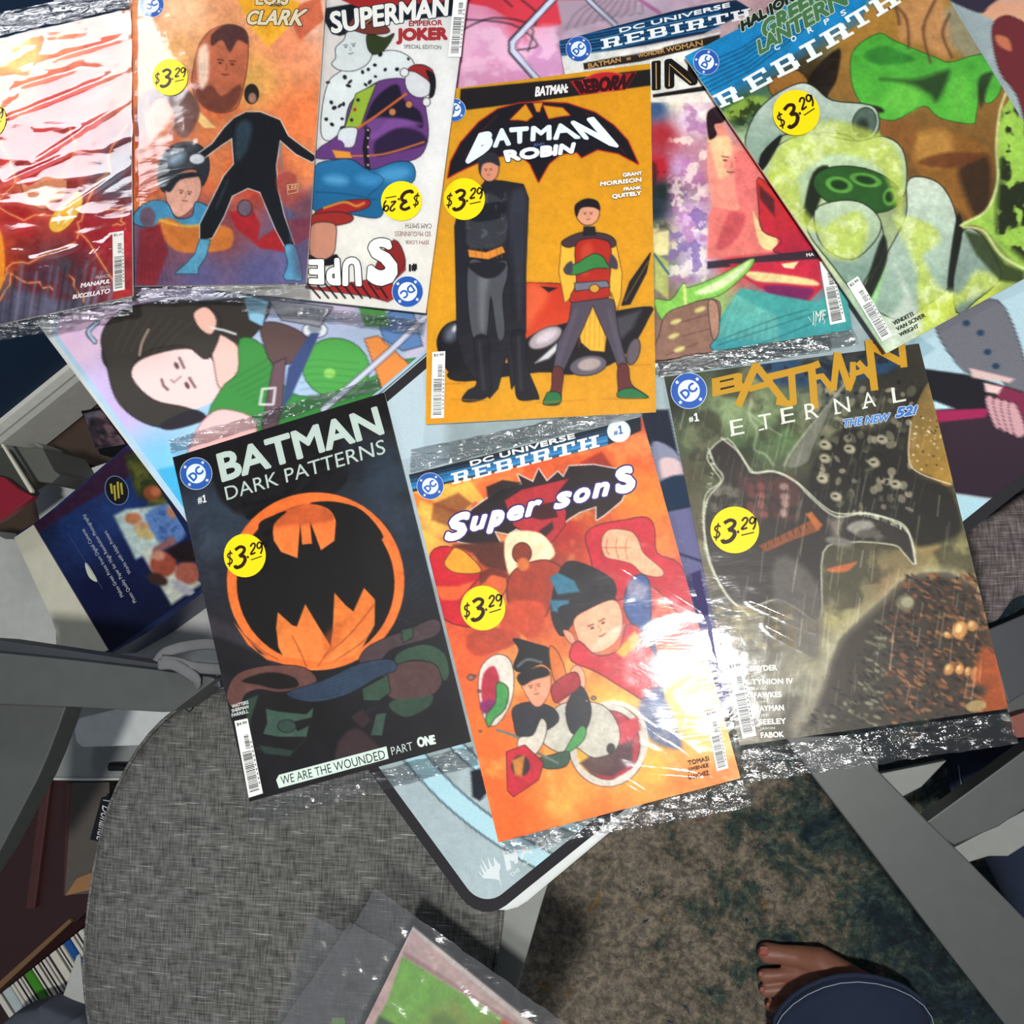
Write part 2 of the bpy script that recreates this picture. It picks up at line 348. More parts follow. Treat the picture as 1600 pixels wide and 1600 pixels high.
class Vec:
    """flat lettering/shape mesh; every call sits a hair above the last one"""
    def __init__(s, z, step=.00002): s.v = []; s.f = []; s.c = []; s.z = z; s.step = step; s.o = (0,0,1)
    def T(s, ox, oy, k): s.o = (ox,oy,k); return s
    def tp(s, pts): ox,oy,k = s.o; return [(ox+x/k, oy+y/k) for x,y in pts]
    def add(s, px, faces, h):
        n = len(s.v); s.v += [at(u,v,s.z) for u,v in px]; s.f += [[i+n for i in f] for f in faces]
        s.c += [tuple(s2l(lin(h)))]*len(px); s.z += s.step
    def poly(s, pts, h, sm=0, k=4):
        pts = s.tp(pts)
        if sm: pts = smoothpts(pts,k)
        s.add(pts, [list(range(len(pts)))], h)
    def ell(s, cx, cy, rx, ry, h, ang=0, n=28):
        A = radians(ang)
        s.poly([(cx+rx*cos(q)*cos(A)-ry*sin(q)*sin(A), cy+rx*cos(q)*sin(A)+ry*sin(q)*cos(A)) for q in np.linspace(0,2*pi,n+1)[:-1]], h)
    def line(s, pts, w, h, sm=0, closed=False):
        pts = [np.array(p,float) for p in s.tp(pts)]; w = w/s.o[2]/2
        if sm: pts = smoothpts(pts,4,closed)
        n = len(pts); vs = []; fs = []
        for i,p in enumerate(pts):
            a = pts[(i-1)%n] if (closed or i) else p; b = pts[(i+1)%n] if (closed or i<n-1) else p
            d = b-a; d = d/(np.linalg.norm(d)+1e-9); nrm = np.array([-d[1],d[0]])*w
            vs += [p+nrm,p-nrm]
        for i in range(n if closed else n-1): j = (i+1)%n; fs.append([2*i,2*i+1,2*j+1,2*j])
        s.add(vs,fs,h)
    def text(s, txt, quad, h, bold=.02, shear=0, outline=None, ow=.04):
        """quad: px of TL,TR,BR,BL of the inked box of the words; heavy weights are built by fattening the strokes"""
        quad = [np.array(p,float) for p in s.tp(quad)]; hpx = np.linalg.norm(quad[0]-quad[3]); fat = bold*hpx if bold > .025 else 0; bold = 0
        if fat:
            ux = (quad[1]-quad[0]); ux = ux/np.linalg.norm(ux)*fat; uy = (quad[3]-quad[0])/hpx*fat
            quad = [quad[0]+ux+uy, quad[1]-ux+uy, quad[2]-ux-uy, quad[3]+ux-uy]
        if txt == '1':
            v = np.array([(.36,.16),(.72,.16),(.72,1),(.45,1),(.05,.86),(.05,.68),(.36,.76),(0,0),(1,0),(1,.17),(0,.17)]); f = [[0,1,2,3,4,5,6],[7,8,9,10]]; fat = 0
        else: v,f = glyphs(txt,bold,shear)
        x0,y0 = v.min(0); x1,y1 = v.max(0)
        H = homog([(x0,y1),(x1,y1),(x1,y0),(x0,y0)], quad); q = np.c_[v,np.ones(len(v))]@H.T; q = q[:,:2]/q[:,2:]
        def ring(r, h, n=10):
            for k in range(n):
                s.add([(a+r*cos(2*pi*k/n),b+r*sin(2*pi*k/n)) for a,b in q],f,h); s.z -= s.step*.9
            s.z += s.step
        if outline: ring(fat+ow, outline, 10 if fat+ow < 2 else 28)
        if fat: ring(fat, h, 8 if fat < 2 else 28)
        s.add([tuple(p) for p in q],f,h)
    def badge(s, cx, cy, r, ang, rx=1.0):
        """round blue publisher badge: ring, two tilted letters, four stars"""
        s.ell(cx,cy,r*rx,r,'DDE8F4'); s.ell(cx,cy,r*rx*.97,r*.97,'2F62B4'); s.ell(cx,cy,r*rx*.60,r*.60,'E8F4F6')
        A = radians(ang)
        R_ = lambda x,y: (cx+(x*cos(A)+y*sin(A))*r*rx, cy+(-x*sin(A)+y*cos(A))*r)
        w,h = .47,.27; B = radians(30)
        Q = lambda x,y: R_(x*cos(B)+y*sin(B), -x*sin(B)+y*cos(B))
        s.text('DC',[Q(-w,-h),Q(w,-h),Q(w,h),Q(-w,h)],'2F62B4',.06)
        for k in range(4):
            t = radians(45+90*k); x,y = .79*cos(t),.79*sin(t)
            s.poly([R_(x+.13*(1 if j%2==0 else .42)*sin(j*pi/5), y-.13*(1 if j%2==0 else .42)*cos(j*pi/5)) for j in range(10)],'F2F6FA')
    def barcode(s, quad, top='', n=46, seed=1):
        """quad TL,TR,BR,BL px; bars run across, stacked from TL to BL"""
        TL,TR,BR,BL = [np.array(p) for p in s.tp(quad)]; o = s.o; s.o = (0,0,1)
        s.poly([TL,TR,BR,BL],'ECEFEA'); r = random.Random(seed)
        P = lambda a,b: (TL*(1-a)+TR*a)*(1-b)+(BL*(1-a)+BR*a)*b
        t = .20; z0 = s.z
        while t < .95:
            w = r.choice([.005,.009,.013]); a0 = .14 if t > .40 else .45
            if not (.38 < t < .41): s.z = z0; s.poly([P(a0,t),P(.80,t),P(.80,t+w),P(a0,t+w)],'15151A')
            t += w+r.choice([.006,.009,.013])
        if top: s.text(top,[P(.12,.03),P(.88,.03),P(.88,.075),P(.12,.075)],'15151A',.03)
        for k in range(10):
            s.poly([P(.86,.3+k*.06),P(.94,.3+k*.06),P(.94,.325+k*.06),P(.86,.325+k*.06)],'50505A'); s.z -= s.step
        s.z += s.step; s.o = o
    def build(s, name, parent, m=None):
        me = mesh(name, s.v, s.f); a = me.color_attributes.new('Col','FLOAT_COLOR','POINT')
        a.data.foreach_set('color', np.array([(*c,1) for c in s.c],np.float32).ravel())
        return link(name, me, parent, m or INK)
# ------------------------------------------------------------------ bag film
def film(name, quad_px, z, parent, m, amp, scale=(60,60), seed=0, cell=.0022, edge=.35, creases=(), tilt=None):
    c = [at(u,v,z) for u,v in quad_px]
    def disp(P, s, t):
        n = fbm(P[:,0]*scale[0]+9, P[:,1]*scale[1]+3, seed, 3); rid = 1-np.abs(2*n-1)
        k = 1-edge*(1-np.minimum(1,np.minimum(np.minimum(s,1-s),np.minimum(t,1-t))*8))
        P = P.copy(); P[:,2] += amp*rid**2*k
        if tilt is not None: P[:,2] += tilt(s,t)
        for (x1,y1),(x2,y2) in creases:
            a = np.array(at(x1,y1,z))[:2]; b = np.array(at(x2,y2,z))[:2]; d = b-a; L = d@d
            u = ((P[:,:2]-a)@d)/L; uc = np.clip(u,0,1); dist = np.linalg.norm(P[:,:2]-a-uc[:,None]*d,axis=1)
            P[:,2] += .0011*np.sin(np.clip(uc,.04,.96)*pi)**.5*np.exp(-(dist/.0022)**2)
        # uneven outline
        w = (fbm(P[:,0]*90, P[:,1]*90, seed+5, 2)-.5)*.0028
        P[:,1] += w*((t<.001)|(t>.999)); P[:,0] += w*((s<.001)|(s>.999))
        return P
    return grid_sheet(name, c, cell, None, m, parent, disp)
STK = 'yellow round price stickers on the bagged comics'
def price_sticker(cx, cy, rx, ry, ang, z, parent):
    v = Vec(z); v.ell(cx,cy,rx,ry,'F2D808',0,40); d = v.build('price_sticker', parent, INK)
    # give the disc its paper edge
    w = Vec(z+.00006); A = radians(ang)
    R_ = lambda x,y: (cx+(x*cos(A)-y*sin(A))*rx, cy-(x*sin(A)+y*cos(A))*ry)
    def box(x0,y0,x1,y1): return [R_(x0,y1),R_(x1,y1),R_(x1,y0),R_(x0,y0)]
    K = '2A1608'
    def st(pts, wd): w.line([R_(x+y*.18,y) for x,y in pts], wd*rx, K, 1)
    st([(-.60,.20),(-.70,.27),(-.82,.20),(-.80,.08),(-.68,.0),(-.62,-.12),(-.72,-.24),(-.86,-.18)],.075); st([(-.70,.38),(-.76,-.36)],.06)
    st([(-.46,.34),(-.22,.44),(-.02,.34),(-.06,.16),(-.28,.02)],.15); st([(-.26,.04),(-.04,-.04),(.0,-.22),(-.16,-.42),(-.42,-.46),(-.50,-.34)],.17)
    st([(.10,-.10),(.19,-.10)],.11)
    st([(.28,.34),(.38,.46),(.50,.42),(.48,.26),(.28,.0),(.52,.03)],.085)
    st([(.82,.36),(.72,.46),(.62,.38),(.62,.24),(.72,.18),(.82,.30),(.84,.40),(.84,.10),(.76,-.08)],.08)
    w.line([R_(.24,-.26),R_(.78,-.20)], .05*rx, K)
    w.build('price_lettering', d); return d
def comic(name, label, corners, z, paint, vec, bag=None, stickers=(), amp=.00035, ends=(), seed=1, group='bagged comic books spread on the table', fs=(60,60), thick=.0016, creases=()):
    """a comic in its bag: comic_book > cover_art, lettering; plastic_bag > bag_seal; price_sticker > price_lettering"""
    W4 = [at(u,v,z) for u,v in corners]; c = sum(W4, Vector())/4
    root = thing(name, label, 'comic book', (c.x,c.y,z-thick), group)
    inner = [p-Vector((0,0,.00003)) for p in W4]
    book = prism('comic_book', inner, thick-.00003, mat('page_stock','D9D4C8',.8), root)
    tag(book, 'stapled comic with a printed cover')
    grid_sheet('cover_art', W4, .00068, paint, PRINT, book)
    if vec:
        v = Vec(z+.00005); vec(v); v.build('lettering', book)
    zt = z+.0011
    if bag:
        b = film('plastic_bag', bag, zt, root, FILM, amp, fs, seed, .0015 if creases else .0022, creases=creases)
        for i,e in enumerate(ends):
            film('bag_seal', e, zt+.0002, b, CRIMP, .0016, (110,330), seed+10+i, .0016)
    for s in stickers: price_sticker(*s, zt+(amp if bag else -.0006)+.0003, root)
    return root
# ================================================================== THE ROOM
Z_SEAT = .50; TZ = .742
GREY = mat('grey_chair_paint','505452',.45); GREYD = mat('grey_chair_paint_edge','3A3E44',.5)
WHITE = mat('white_plastic','CDD2D0',.4); CARD = mat('white_card','C6C9C2',.7); NAVYW = mat('navy_wall_paint','12304E',.75)
MAHOG = mat('mahogany','33191A',.45); RUBBER = mat('black_stitched_edge','17161C',.85)
SEAT = fabric_mat('grey_woven_seat_fabric','363632','5C5C59','807F7C',.16)
SEAT2 = fabric_mat('brown_grey_woven_fabric','40383A','5E5555','8A8280',.6)
RUG = rug_mat(); DENIM = denim_mat()
SKIN = mat('skin','93614E',.5, Subsurface_Weight=.15)
fl = prism('floor', [(-3,-2.4,-.008),(2.2,-2.4,-.008),(2.2,3,-.008),(-3,3,-.008)], .05, mat('wood_floor','4A3A30',.5)); tag(fl,kind='structure')
# rug
rug = prism('area_rug', [at(62,1120,0)+Vector((.02,0,0)),at(240,1420,0),at(420,1750,0)]+[Vector((1.4,-1.5,0)),Vector((1.7,1.0,0)),Vector((.2,.8,0)),Vector((-.5,.3,0))], .0078, RUG)
tag(rug,'low pile rug in teal, navy, beige and rust covering the floor','rug')
# navy wall with white baseboard, upper left
A = at(-210,905,0); B = at(300,495,0); d = (B-A).normalized(); nrm = Vector((-d.y,d.x,0)); A2 = A-d*.3; B2 = B+d*2.0
wl = prism('wall_left', [p+Vector((0,0,2.5)) for p in (A2,B2,B2+nrm*.1,A2+nrm*.1)], 2.5, NAVYW); tag(wl,kind='structure')
bb0 = [(0,0),(.016,0),(.016,.085),(.012,.095),(.012,.10),(.006,.112),(0,.115)]
vs = []; 
for P in (A2,B2):
    for x,h in bb0: vs.append(P-nrm*(x+.0005)+Vector((0,0,h)))
n = len(bb0); bbm = mesh('baseboard_left', vs, [[i,(i+1)%n,(i+1)%n+n,i+n] for i in range(n)]+[list(range(n))[::-1],[i+n for i in range(n)]])
tag(link('baseboard_left', bbm, None, mat('white_trim','D8D8CF',.4)),kind='structure')
# ---------------- table
MZ = TZ+.0035
mo = at(752,1446,MZ); ex = (at(1592,768,MZ)-mo).normalized(); ey = Vector((-ex.y,ex.x,0))
tex = Vector((ex.x*cos(radians(1))-ex.y*sin(radians(1)), ex.y*cos(radians(1))+ex.x*sin(radians(1)),0)); tey = Vector((-tex.y,tex.x,0))
TA = mo+tex*.004-tey*.008; TA.z = TZ; L1,L2 = 1.10,.72
def rrect(o, ex, ey, a, b, r, k=6):
    out = []
    for cx,cy,s in ((r,r,180),(a-r,r,270),(a-r,b-r,0),(r,b-r,90)):
        for i in range(k+1):
            t = radians(s+90*i/k); out.append(o+ex*(cx+r*cos(t))+ey*(cy+r*sin(t)))
    return out
table = thing('table','white topped table carrying the play mats and comics','table', Vector((TA.x,TA.y,0)))
prism('tabletop', rrect(TA,tex,tey,L1,L2,.03), .022, WHITE, table, .002)
for a,b in ((.14,.14),(L1-.2,.16),(L1-.2,L2-.16),(.14,L2-.16)):
    c = TA+tex*a+tey*b; c.z = TZ-.022
    prism('table_leg', [c+ex*x+ey*y for x,y in ((-.02,-.02),(.02,-.02),(.02,.02),(-.02,.02))], TZ-.022-.005, WHITE, table)
# ---------------- play mats
mx_, my_ = ex, ey
mat2 = thing('play_mat','pale blue grey play mat with black stitched edge at the table corner','play mat', mo-Vector((0,0,.0033)))
out = rrect(mo,mx_,my_,.70,.336,.022)
prism('mat_base', out, .0033, RUBBER, mat2, 0)
ZC = '1'
def mat_grey(r):
    r.fill('A3B4B8'); r.blot('93A3A5',130,.4,.7,.8,3); r.bright(9,.05,5)
    band = 'A9D0DA'; ink = '1E262E'
    # sweeping pale blue bands with inked edges (lower corner)
    for pts,w in (([(620,1150),(700,1240),(790,1310),(900,1370),(1000,1400)],30),([(680,1130),(740,1190),(830,1260),(980,1330)],16)):
        r.line(pts,w+4,ink,1,1.5,1); r.line(pts,w,band,1,1.5,1)
    r.poly([(1140,1300),(1020,1300),(900,1270),(980,1240),(1090,1200),(1200,1160)],'9DB0B4',.8,8,1)
    r.poly([(735,1205),(752,1200),(762,1238),(750,1252),(738,1245)],'22262E')
    # dark angular art between the comics
    r.poly([(1000,640),(1045,640),(1062,720),(1050,730),(1010,690)],'2B2F3E',1,2)
    r.poly([(1020,690),(1060,710),(1070,760),(1040,790),(1025,740)],'8A8FA6',1,3,1,ink='23242E')
    r.poly([(1030,720),(1062,722),(1066,770),(1045,775)],'D9BFC0',1,3,1)
    r.poly([(1028,755),(1075,745),(1085,810),(1050,830),(1030,800)],'2A3A50',1,4,1)
    r.poly([(1040,800),(1090,790),(1170,1200),(1115,1180)],'6E6E94',1,2,0,ink='1D1C28')
    for y in (860,905,950,1010): r.line([(1045,y),(1100,y+18)],2.5,'23223A')
    r.poly([(1070,900),(1095,890),(1110,960),(1090,965)],'454068')
    # right hand art: bands, dark red and dark violet masses
    r.poly([(1400,500),(1620,420),(1620,640),(1500,640),(1420,600)],'AFCCD6',1,2)
    r.poly([(1462,512),(1500,490),(1560,470),(1600,560),(1610,640),(1560,590),(1508,580)],'6B6C74',1,2,1,ink='22232B')
    for x,y in ((1510,505),(1532,520),(1543,550),(1556,572)): r.ell(x,y,6,5,'233B55',f=2)
    r.poly([(1430,520),(1462,545),(1440,560),(1410,550)],'8FB0BC',.8,3)
    r.poly([(1435,575),(1510,585),(1600,612),(1620,700),(1460,640)],'1B1B22',1,2)
    r.poly([(1452,640),(1620,640),(1620,800),(1560,780),(1490,770)],'352532',1,2,h2='2A1F2B')
    r.poly([(1458,642),(1545,638),(1540,652),(1465,660)],'9A2450',1,3); r.poly([(1555,600),(1620,620),(1620,680),(1560,640)],'7A2A46',1,3)
    for k in range(4): r.poly([(1540+k*12,625+k*3),(1552+k*12,622+k*4),(1566+k*12,660+k*5),(1556+k*10,668+k*4)],'C99AA0',1,2,1,ink='2A1A22')
    r.poly([(1515,575),(1585,592),(1578,598),(1520,590)],'D7B6B2',1,2); r.poly([(1538,598),(1566,605),(1560,616),(1540,612)],'E2C2BC',1,2)
    r.poly([(1456,625),(1490,638),(1460,640)],'BFE0E8',1,1)
    r.poly([(1488,772),(1551,783),(1540,800),(1506,816),(1496,805)],'A6CBD6',1,2)
    r.poly([(1500,0),(1620,0),(1620,70),(1530,20)],'D39A80',1,4,h2='E0B080'); r.poly([(1470,-10),(1560,-10),(1545,10),(1528,20)],'2E2A3C',1,2,1)
    r.poly([(1550,50),(1562,28),(1585,28),(1610,60),(1610,210),(1590,150),(1562,110)],'6A2A30',1,2,1,ink='3A1418'); r.poly([(1556,55),(1575,60),(1580,80),(1560,70)],'C07050',1,3,1)
    # strip beside the yellow comic, upper corner of mat
    r.poly([(560,560),(700,530),(700,900),(560,900)],'B9CDD6',.8,20)
def rr_map(o, ex, ey, a, b, r):
    o = np.array(o); ex = np.array(ex); ey = np.array(ey)
    def f(P, s, t):
        x = s*a; y = (1-t)*b
        cx = np.clip(x,r,a-r); cy = np.clip(y,r,b-r); dx = x-cx; dy = y-cy
        # square corner block pulled onto the round corner
        m = np.maximum(np.abs(dx),np.abs(dy)); l = np.sqrt(dx*dx+dy*dy)+1e-12; k = np.where(l>0, m/l, 1)
        x = cx+dx*k; y = cy+dy*k
        return o+x[:,None]*ex+y[:,None]*ey
    return f
I = .0075
o2 = mo+mx_*I+my_*I+Vector((0,0,.0003)); a_,b_ = .70-2*I,.336-2*I
grid_sheet('printed_surface',[o2+my_*b_,o2+mx_*a_+my_*b_,o2+mx_*a_,o2],.0013,mat_grey,CLOTHPRINT,mat2,rr_map(o2,mx_,my_,a_,b_,.017))
v = Vec(MZ+.0006)
v.T(680,1250,5)
WM = 'CBD5D7'
v.poly([(525,690),(500,630),(470,618),(375,612),(350,578),(335,548),(372,590),(378,585),(345,490),(392,560),(400,560),(352,440),(412,540),(425,535),(408,440),(448,522),(462,515),(455,440),(490,490),(505,500),(512,520),(500,560),(505,610)],WM)
v.text('M',[(528,400),(640,375),(650,490),(560,555)],WM,.07); v.text('A',[(640,385),(735,320),(770,410),(668,470)],WM,.07)
v.text('GIC',[(770,330),(990,180),(1010,280),(800,400)],WM,.07)
v.text('THE',[(575,580),(650,525),(668,550),(598,605)],WM,.03); v.text('GATHERING',[(680,500),(930,330),(945,355),(700,515)],WM,.03)
v.build('mat_lettering', mat2)
# anime style mat, left
c0 = mo+my_*.566; ax1 = -my_; ax2 = mx_
mat1 = thing('play_mat','pastel pink and sky blue illustrated play mat under the upper comics','play mat', mo+my_*.45-Vector((0,0,.0033)))
prism('mat_base', rrect(c0-Vector((0,0,.0004))+ax1*.228,ax2,my_,.66,.228,.018), .003, mat('pale_mat_edge','A8C8DC',.8), mat1)
def mat_pink(r):
    r.base([(100,520,'D8B8D8'),(200,560,'CDB4DA'),(200,640,'C5B2DC'),(140,500,'D9BEDA'),(260,640,'A8CBE8'),(250,720,'7DC4E6'),(290,790,'52B4DE'),(320,700,'A5D6EC'),(760,60,'E3A6CC'),(850,90,'D79AC8'),(700,420,'C9A9CC'),(820,20,'C83A4C'),(640,540,'9FB8D0'),(900,60,'A89AA8'),(1560,60,'C08070'),(1500,20,'6A3A3A'),(1000,20,'B0A0B0')])
    r.poly([(215,740),(300,722),(420,735),(420,850),(300,850)],'3FAEDC',.9,6)
    r.poly([(150,600),(175,560),(230,600),(240,650),(180,650)],'C3AEDD',.5,14,1)
    r.bright(40,.05,3); r.blot('E7C6DC',60,.55,.7,.5,9)
    K = '1E1B20'
    # generic sleeping figure shapes in flat colour: dark hair, pale face plane, green knit shape, brown strap
    r.poly([(205,500),(260,478),(330,470),(420,468),(400,520),(345,560),(215,640),(180,590),(160,560),(168,520)],'39342F',1,1.4,1,ink=K)
    r.poly([(205,585),(225,560),(290,545),(330,560),(345,600),(335,625),(300,640),(262,638),(230,620)],'F0CFCB',1,1.5,1)
    r.face(278,590,46,62,'3A2430'); r.poly([(330,520),(375,545),(372,590),(345,608),(335,570)],'EDBFB4',1,1.5,1,ink=K)
    r.poly([(165,560),(158,530),(172,500),(210,478),(300,470),(345,500),(325,560),(290,540),(240,545),(215,560),(205,590),(240,625),(290,637),(320,652),(262,668),(215,655),(180,620)],'3B3733',1,1.4,1,ink=K)
    r.poly([(300,640),(322,655),(268,672),(250,663)],'2B2830',1,1.4,1)
    for k in range(7): r.line([(205+k*16,490+k*2),(186+k*14,530),(180+k*12,550)],1.2,'57504A',.7,1,1)
    r.line([(232,515),(222,535),(218,555)],2.5,'D8BFA8',.9,1,1)
    r.poly([(303,490),(322,480),(338,500),(330,522),(312,512)],'F2BFAE',1,1.2,1,ink=K); r.line([(330,512),(350,516),(368,522)],3,'E8ECEE')
    r.poly([(375,530),(410,540),(440,600),(480,620),(560,600),(650,560),(640,640),(420,700),(330,660),(345,610),(372,580)],'3F8B42',1,1.4,1,ink='1F3A22')
    r.ell(525,575,52,46,'4FA04B',10,f=1.5,ink='1F3A22'); r.ell(515,583,9,8,'8CCB62')
    for k in range(9): r.line([(350+k*9,600+k*6),(395+k*7,575+k*8),(420+k*6,560+k*8)],1.2,'2C6A33',.8,1,1)
    for k in range(6): r.line([(470,565+k*11),(500,562+k*11),(560,568+k*11)],1,'2C6A33',.6,1,1)
    r.poly([(408,508),(440,506),(480,528),(470,560),(430,570),(415,545)],'5E4A48',1,1.3,1,ink='201A1E')
    r.poly([(428,568),(446,560),(440,640),(425,690),(408,690),(416,630)],'6A5058',1,1.3,0,ink='201A1E')
    r.line([(410,608),(430,606),(427,632),(406,632),(410,608)],3,'E6E6EC'); r.ell(492,516,19,12,'DDE3EA',f=1.3,ink=K); r.ell(492,513,11,7,'8A93A0')
    r.poly([(450,575),(485,520),(500,520),(455,620),(440,640)],'3C4C78',1,1.5)
    r.poly([(570,530),(590,525),(640,570),(630,620),(600,650),(595,600)],'E08A45',1,1.4,0,ink='4A2418')
    r.poly([(590,500),(640,470),(660,540),(630,548),(600,530)],'5C82B4',1,2,0,ink=K)
    r.poly([(560,480),(600,480),(610,510),(570,510)],'4C8E48',1,2); r.poly([(420,468),(520,480),(500,510),(440,500)],'8C8E98',1,2,ink=K)
    r.poly([(380,460),(420,470),(410,510),(390,500)],'8FC4E0',1,2,ink=K)
    r.poly([(350,640),(400,660),(380,720),(300,716),(300,690),(320,655)],'EFC4C2',1,1.5,1,ink='8A4A50')
    r.line([(680,480),(610,548),(505,640)],11,'2A2A3A',.7); r.line([(680,480),(610,548),(505,640)],8,'C8CDE0')
    r.line([(152,504),(140,515),(138,522),(148,534)],7.5,K,1,1,1); r.line([(152,504),(140,515),(139,522),(148,534)],5,'A9CBE6',1,1,1)
    # top strip
    r.poly([(690,0),(920,0),(870,40),(810,35),(760,10)],'CF3848',1,3,1); r.blot('F0C8E0',26,.5,.62,.6,8,[(720,40),(880,40),(880,140),(720,140)])
    for p in ([(720,48),(770,28),(830,40),(825,80)],[(720,30),(800,38),(840,70),(810,78)],[(815,0),(838,20),(836,40)],[(735,0),(760,-20),(800,10)]): r.line(p,2.2,K,.9,1,1)
    r.line([(870,-8),(800,65),(800,80),(840,125)],12,'1C1C28',1,1); r.line([(870,-8),(801,66),(801,79),(842,126)],8,'C9CFE4',1,1)
    r.poly([(870,0),(1000,0),(985,20),(880,50)],'A58FA0',1,3); 
    for k in range(9): r.line([(885+k*14,45-k*3),(900+k*13,20),(930+k*9,0)],1.2,'4A3E4A',.8,1,1)
    r.line([(920,0),(960,38)],9,'1C1C28'); r.line([(920,0),(961,39)],6,'B9BED2'); r.line([(1000,0),(1030,20)],6,'A0608E')
# the visible sheet covers the mat base and reaches on towards the far side of the table
c1 = c0+ax1*.004+ax2*.004
grid_sheet('printed_surface',[c1,c1+ax2*.652,c1+ax2*.652+ax1*.222,c1+ax1*.222],.0012,mat_pink,CLOTHPRINT,mat1,rr_map(c1+ax1*.222,ax2,my_,.652,.222,.014))
# ---------------- chair with the grey cushion, lower left
def plank(name, px, z, th, parent, m=GREY, bev=.0015): return prism(name, ppx(px,z), th, m, parent, bev)
ch = thing('chair','grey painted chair with a large grey woven seat cushion tied on','chair', Vector((-.35,-.30,0)))
cush = [(345,1074),(420,1062),(520,1085),(640,1150),(700,1260),(772,1400),(779,1450),(768,1525),(752,1640),(700,1800),(560,1900),(300,1880),(190,1760),(140,1650),(122,1560),(122,1480),(135,1370),(160,1265),(205,1175),(265,1112)]
cw = [at(u,v,Z_SEAT) for u,v in smoothpts(cush,3)]
cu = pillow('seat_cushion', cw, Z_SEAT, .045, SEAT, ch)
tube('piping', [p+Vector((0,0,-.012)) for p in cw], .0022, SEAT, cu, 6, 1, True)
plank('seat_board', [(420,1110),(700,1180),(870,1340),(847,1410),(795,1590),(740,1900),(300,1900),(180,1600),(230,1200)], Z_SEAT-.047, .02, ch, mat('light_grey_seat_edge','8F938E',.5))
plank('back_rail', [(-60,1022),(-20,1018),(120,1032),(230,1045),(330,1058),(336,1062),(270,1112),(255,1113),(120,1105),(-60,1098)], .545, .045, ch, GREY)
plank('back_rail', [(-60,996),(0,1000),(120,1018),(240,1036),(340,1052),(345,1075),(230,1052),(120,1040),(0,1025),(-60,1018)], .53, .03, ch, GREYD)
plank('back_post', [(-40,1098),(0,1100),(103,1104),(92,1135),(75,1180),(60,1215),(0,1330),(-60,1420)], .50, .03, ch, GREY)
for x,y in ((300,1160),(760,1500),(220,1700),(640,1750)):
    p = at(x,y,.44); prism('leg', [p+Vector((a,b,0)) for a,b in ((-.018,-.018),(.018,-.018),(.018,.018),(-.018,.018))], .435, GREY, ch)
st = mat('cushion_tie_cloth','6C6E70',.9)
def strap(pts, z, w=.0058):
    P = [at(u,v,zz) for (u,v),zz in zip(smoothpts(pts,4,False), np.interp(np.linspace(0,1,4*(len(pts)-1)+1), np.linspace(0,1,len(z)), z))]
    return tube('cushion_tie', P, w, st, cu, 8, .35)
strap([(350,1008),(320,1006),(285,1011),(258,1020),(246,1034)],[.52,.548,.556])
strap([(248,1038),(270,1038),(292,1050),(306,1062),(303,1080),(292,1106)],[.556,.556,.55,.50])
strap([(252,1032),(280,1036),(300,1042),(330,1045),(352,1046)],[.556,.553,.53])
# ---------------- chair at the right
cr = thing('chair','grey framed chair with brown grey woven seat at right edge','chair', Vector((.42,-.12,0)))
s2 = [(1520,822),(1560,800),(1640,750),(1720,760),(1730,900),(1660,920),(1600,932),(1578,945),(1550,975),(1532,900)]
pillow('seat_cushion', [at(u,v,Z_SEAT) for u,v in smoothpts(s2,3)], Z_SEAT, .045, SEAT2, cr)
barA = [(1225,1150),(1330,1150),(1369,1201),(1450,1284),(1512,1344),(1597,1431),(1700,1535),(1700,1760),(1569,1600),(1459,1459),(1350,1316),(1272,1216)]
plank('side_rail', barA, .40, .03, cr, GREY)
barB = [(1440,1290),(1520,1232),(1600,1173),(1700,1100),(1700,1205),(1600,1265),(1560,1292),(1491,1321)]
plank('cross_rail', barB, .365, .03, cr, GREY)
plank('lower_panel', [(1370,1210),(1480,1188),(1440,1230),(1405,1248),(1380,1240)], .30, .012, cr, mat('light_grey_seat_edge'))
plank('lower_panel', [(1480,1330),(1700,1215),(1700,1290),(1600,1322),(1575,1338),(1545,1338),(1513,1348)], .33, .012, cr, mat('light_grey_seat_edge'))
plank('back_post', [(1540,985),(1600,960),(1700,900),(1700,1010),(1600,1085),(1575,1100)], .38, .03, cr, GREYD)
plank('front_rail', [(1567,1085),(1660,1030),(1700,1090),(1600,1140),(1580,1130)], .34, .025, cr, GREY)
for x,y in ((1345,1205),(1685,1110)):
    p = at(x,y,.33); prism('leg', [p+Vector((a,b,0)) for a,b in ((-.018,-.018),(.018,-.018),(.018,.018),(-.018,.018))], .325, GREY, cr)
blk = prism('wooden_block', ppx([(1579,1120),(1600,1113),(1640,1105),(1640,1150),(1590,1153),(1583,1148)],.36), .02, mat('red_brown_wood','8A4A3C',.5), cr, .001)
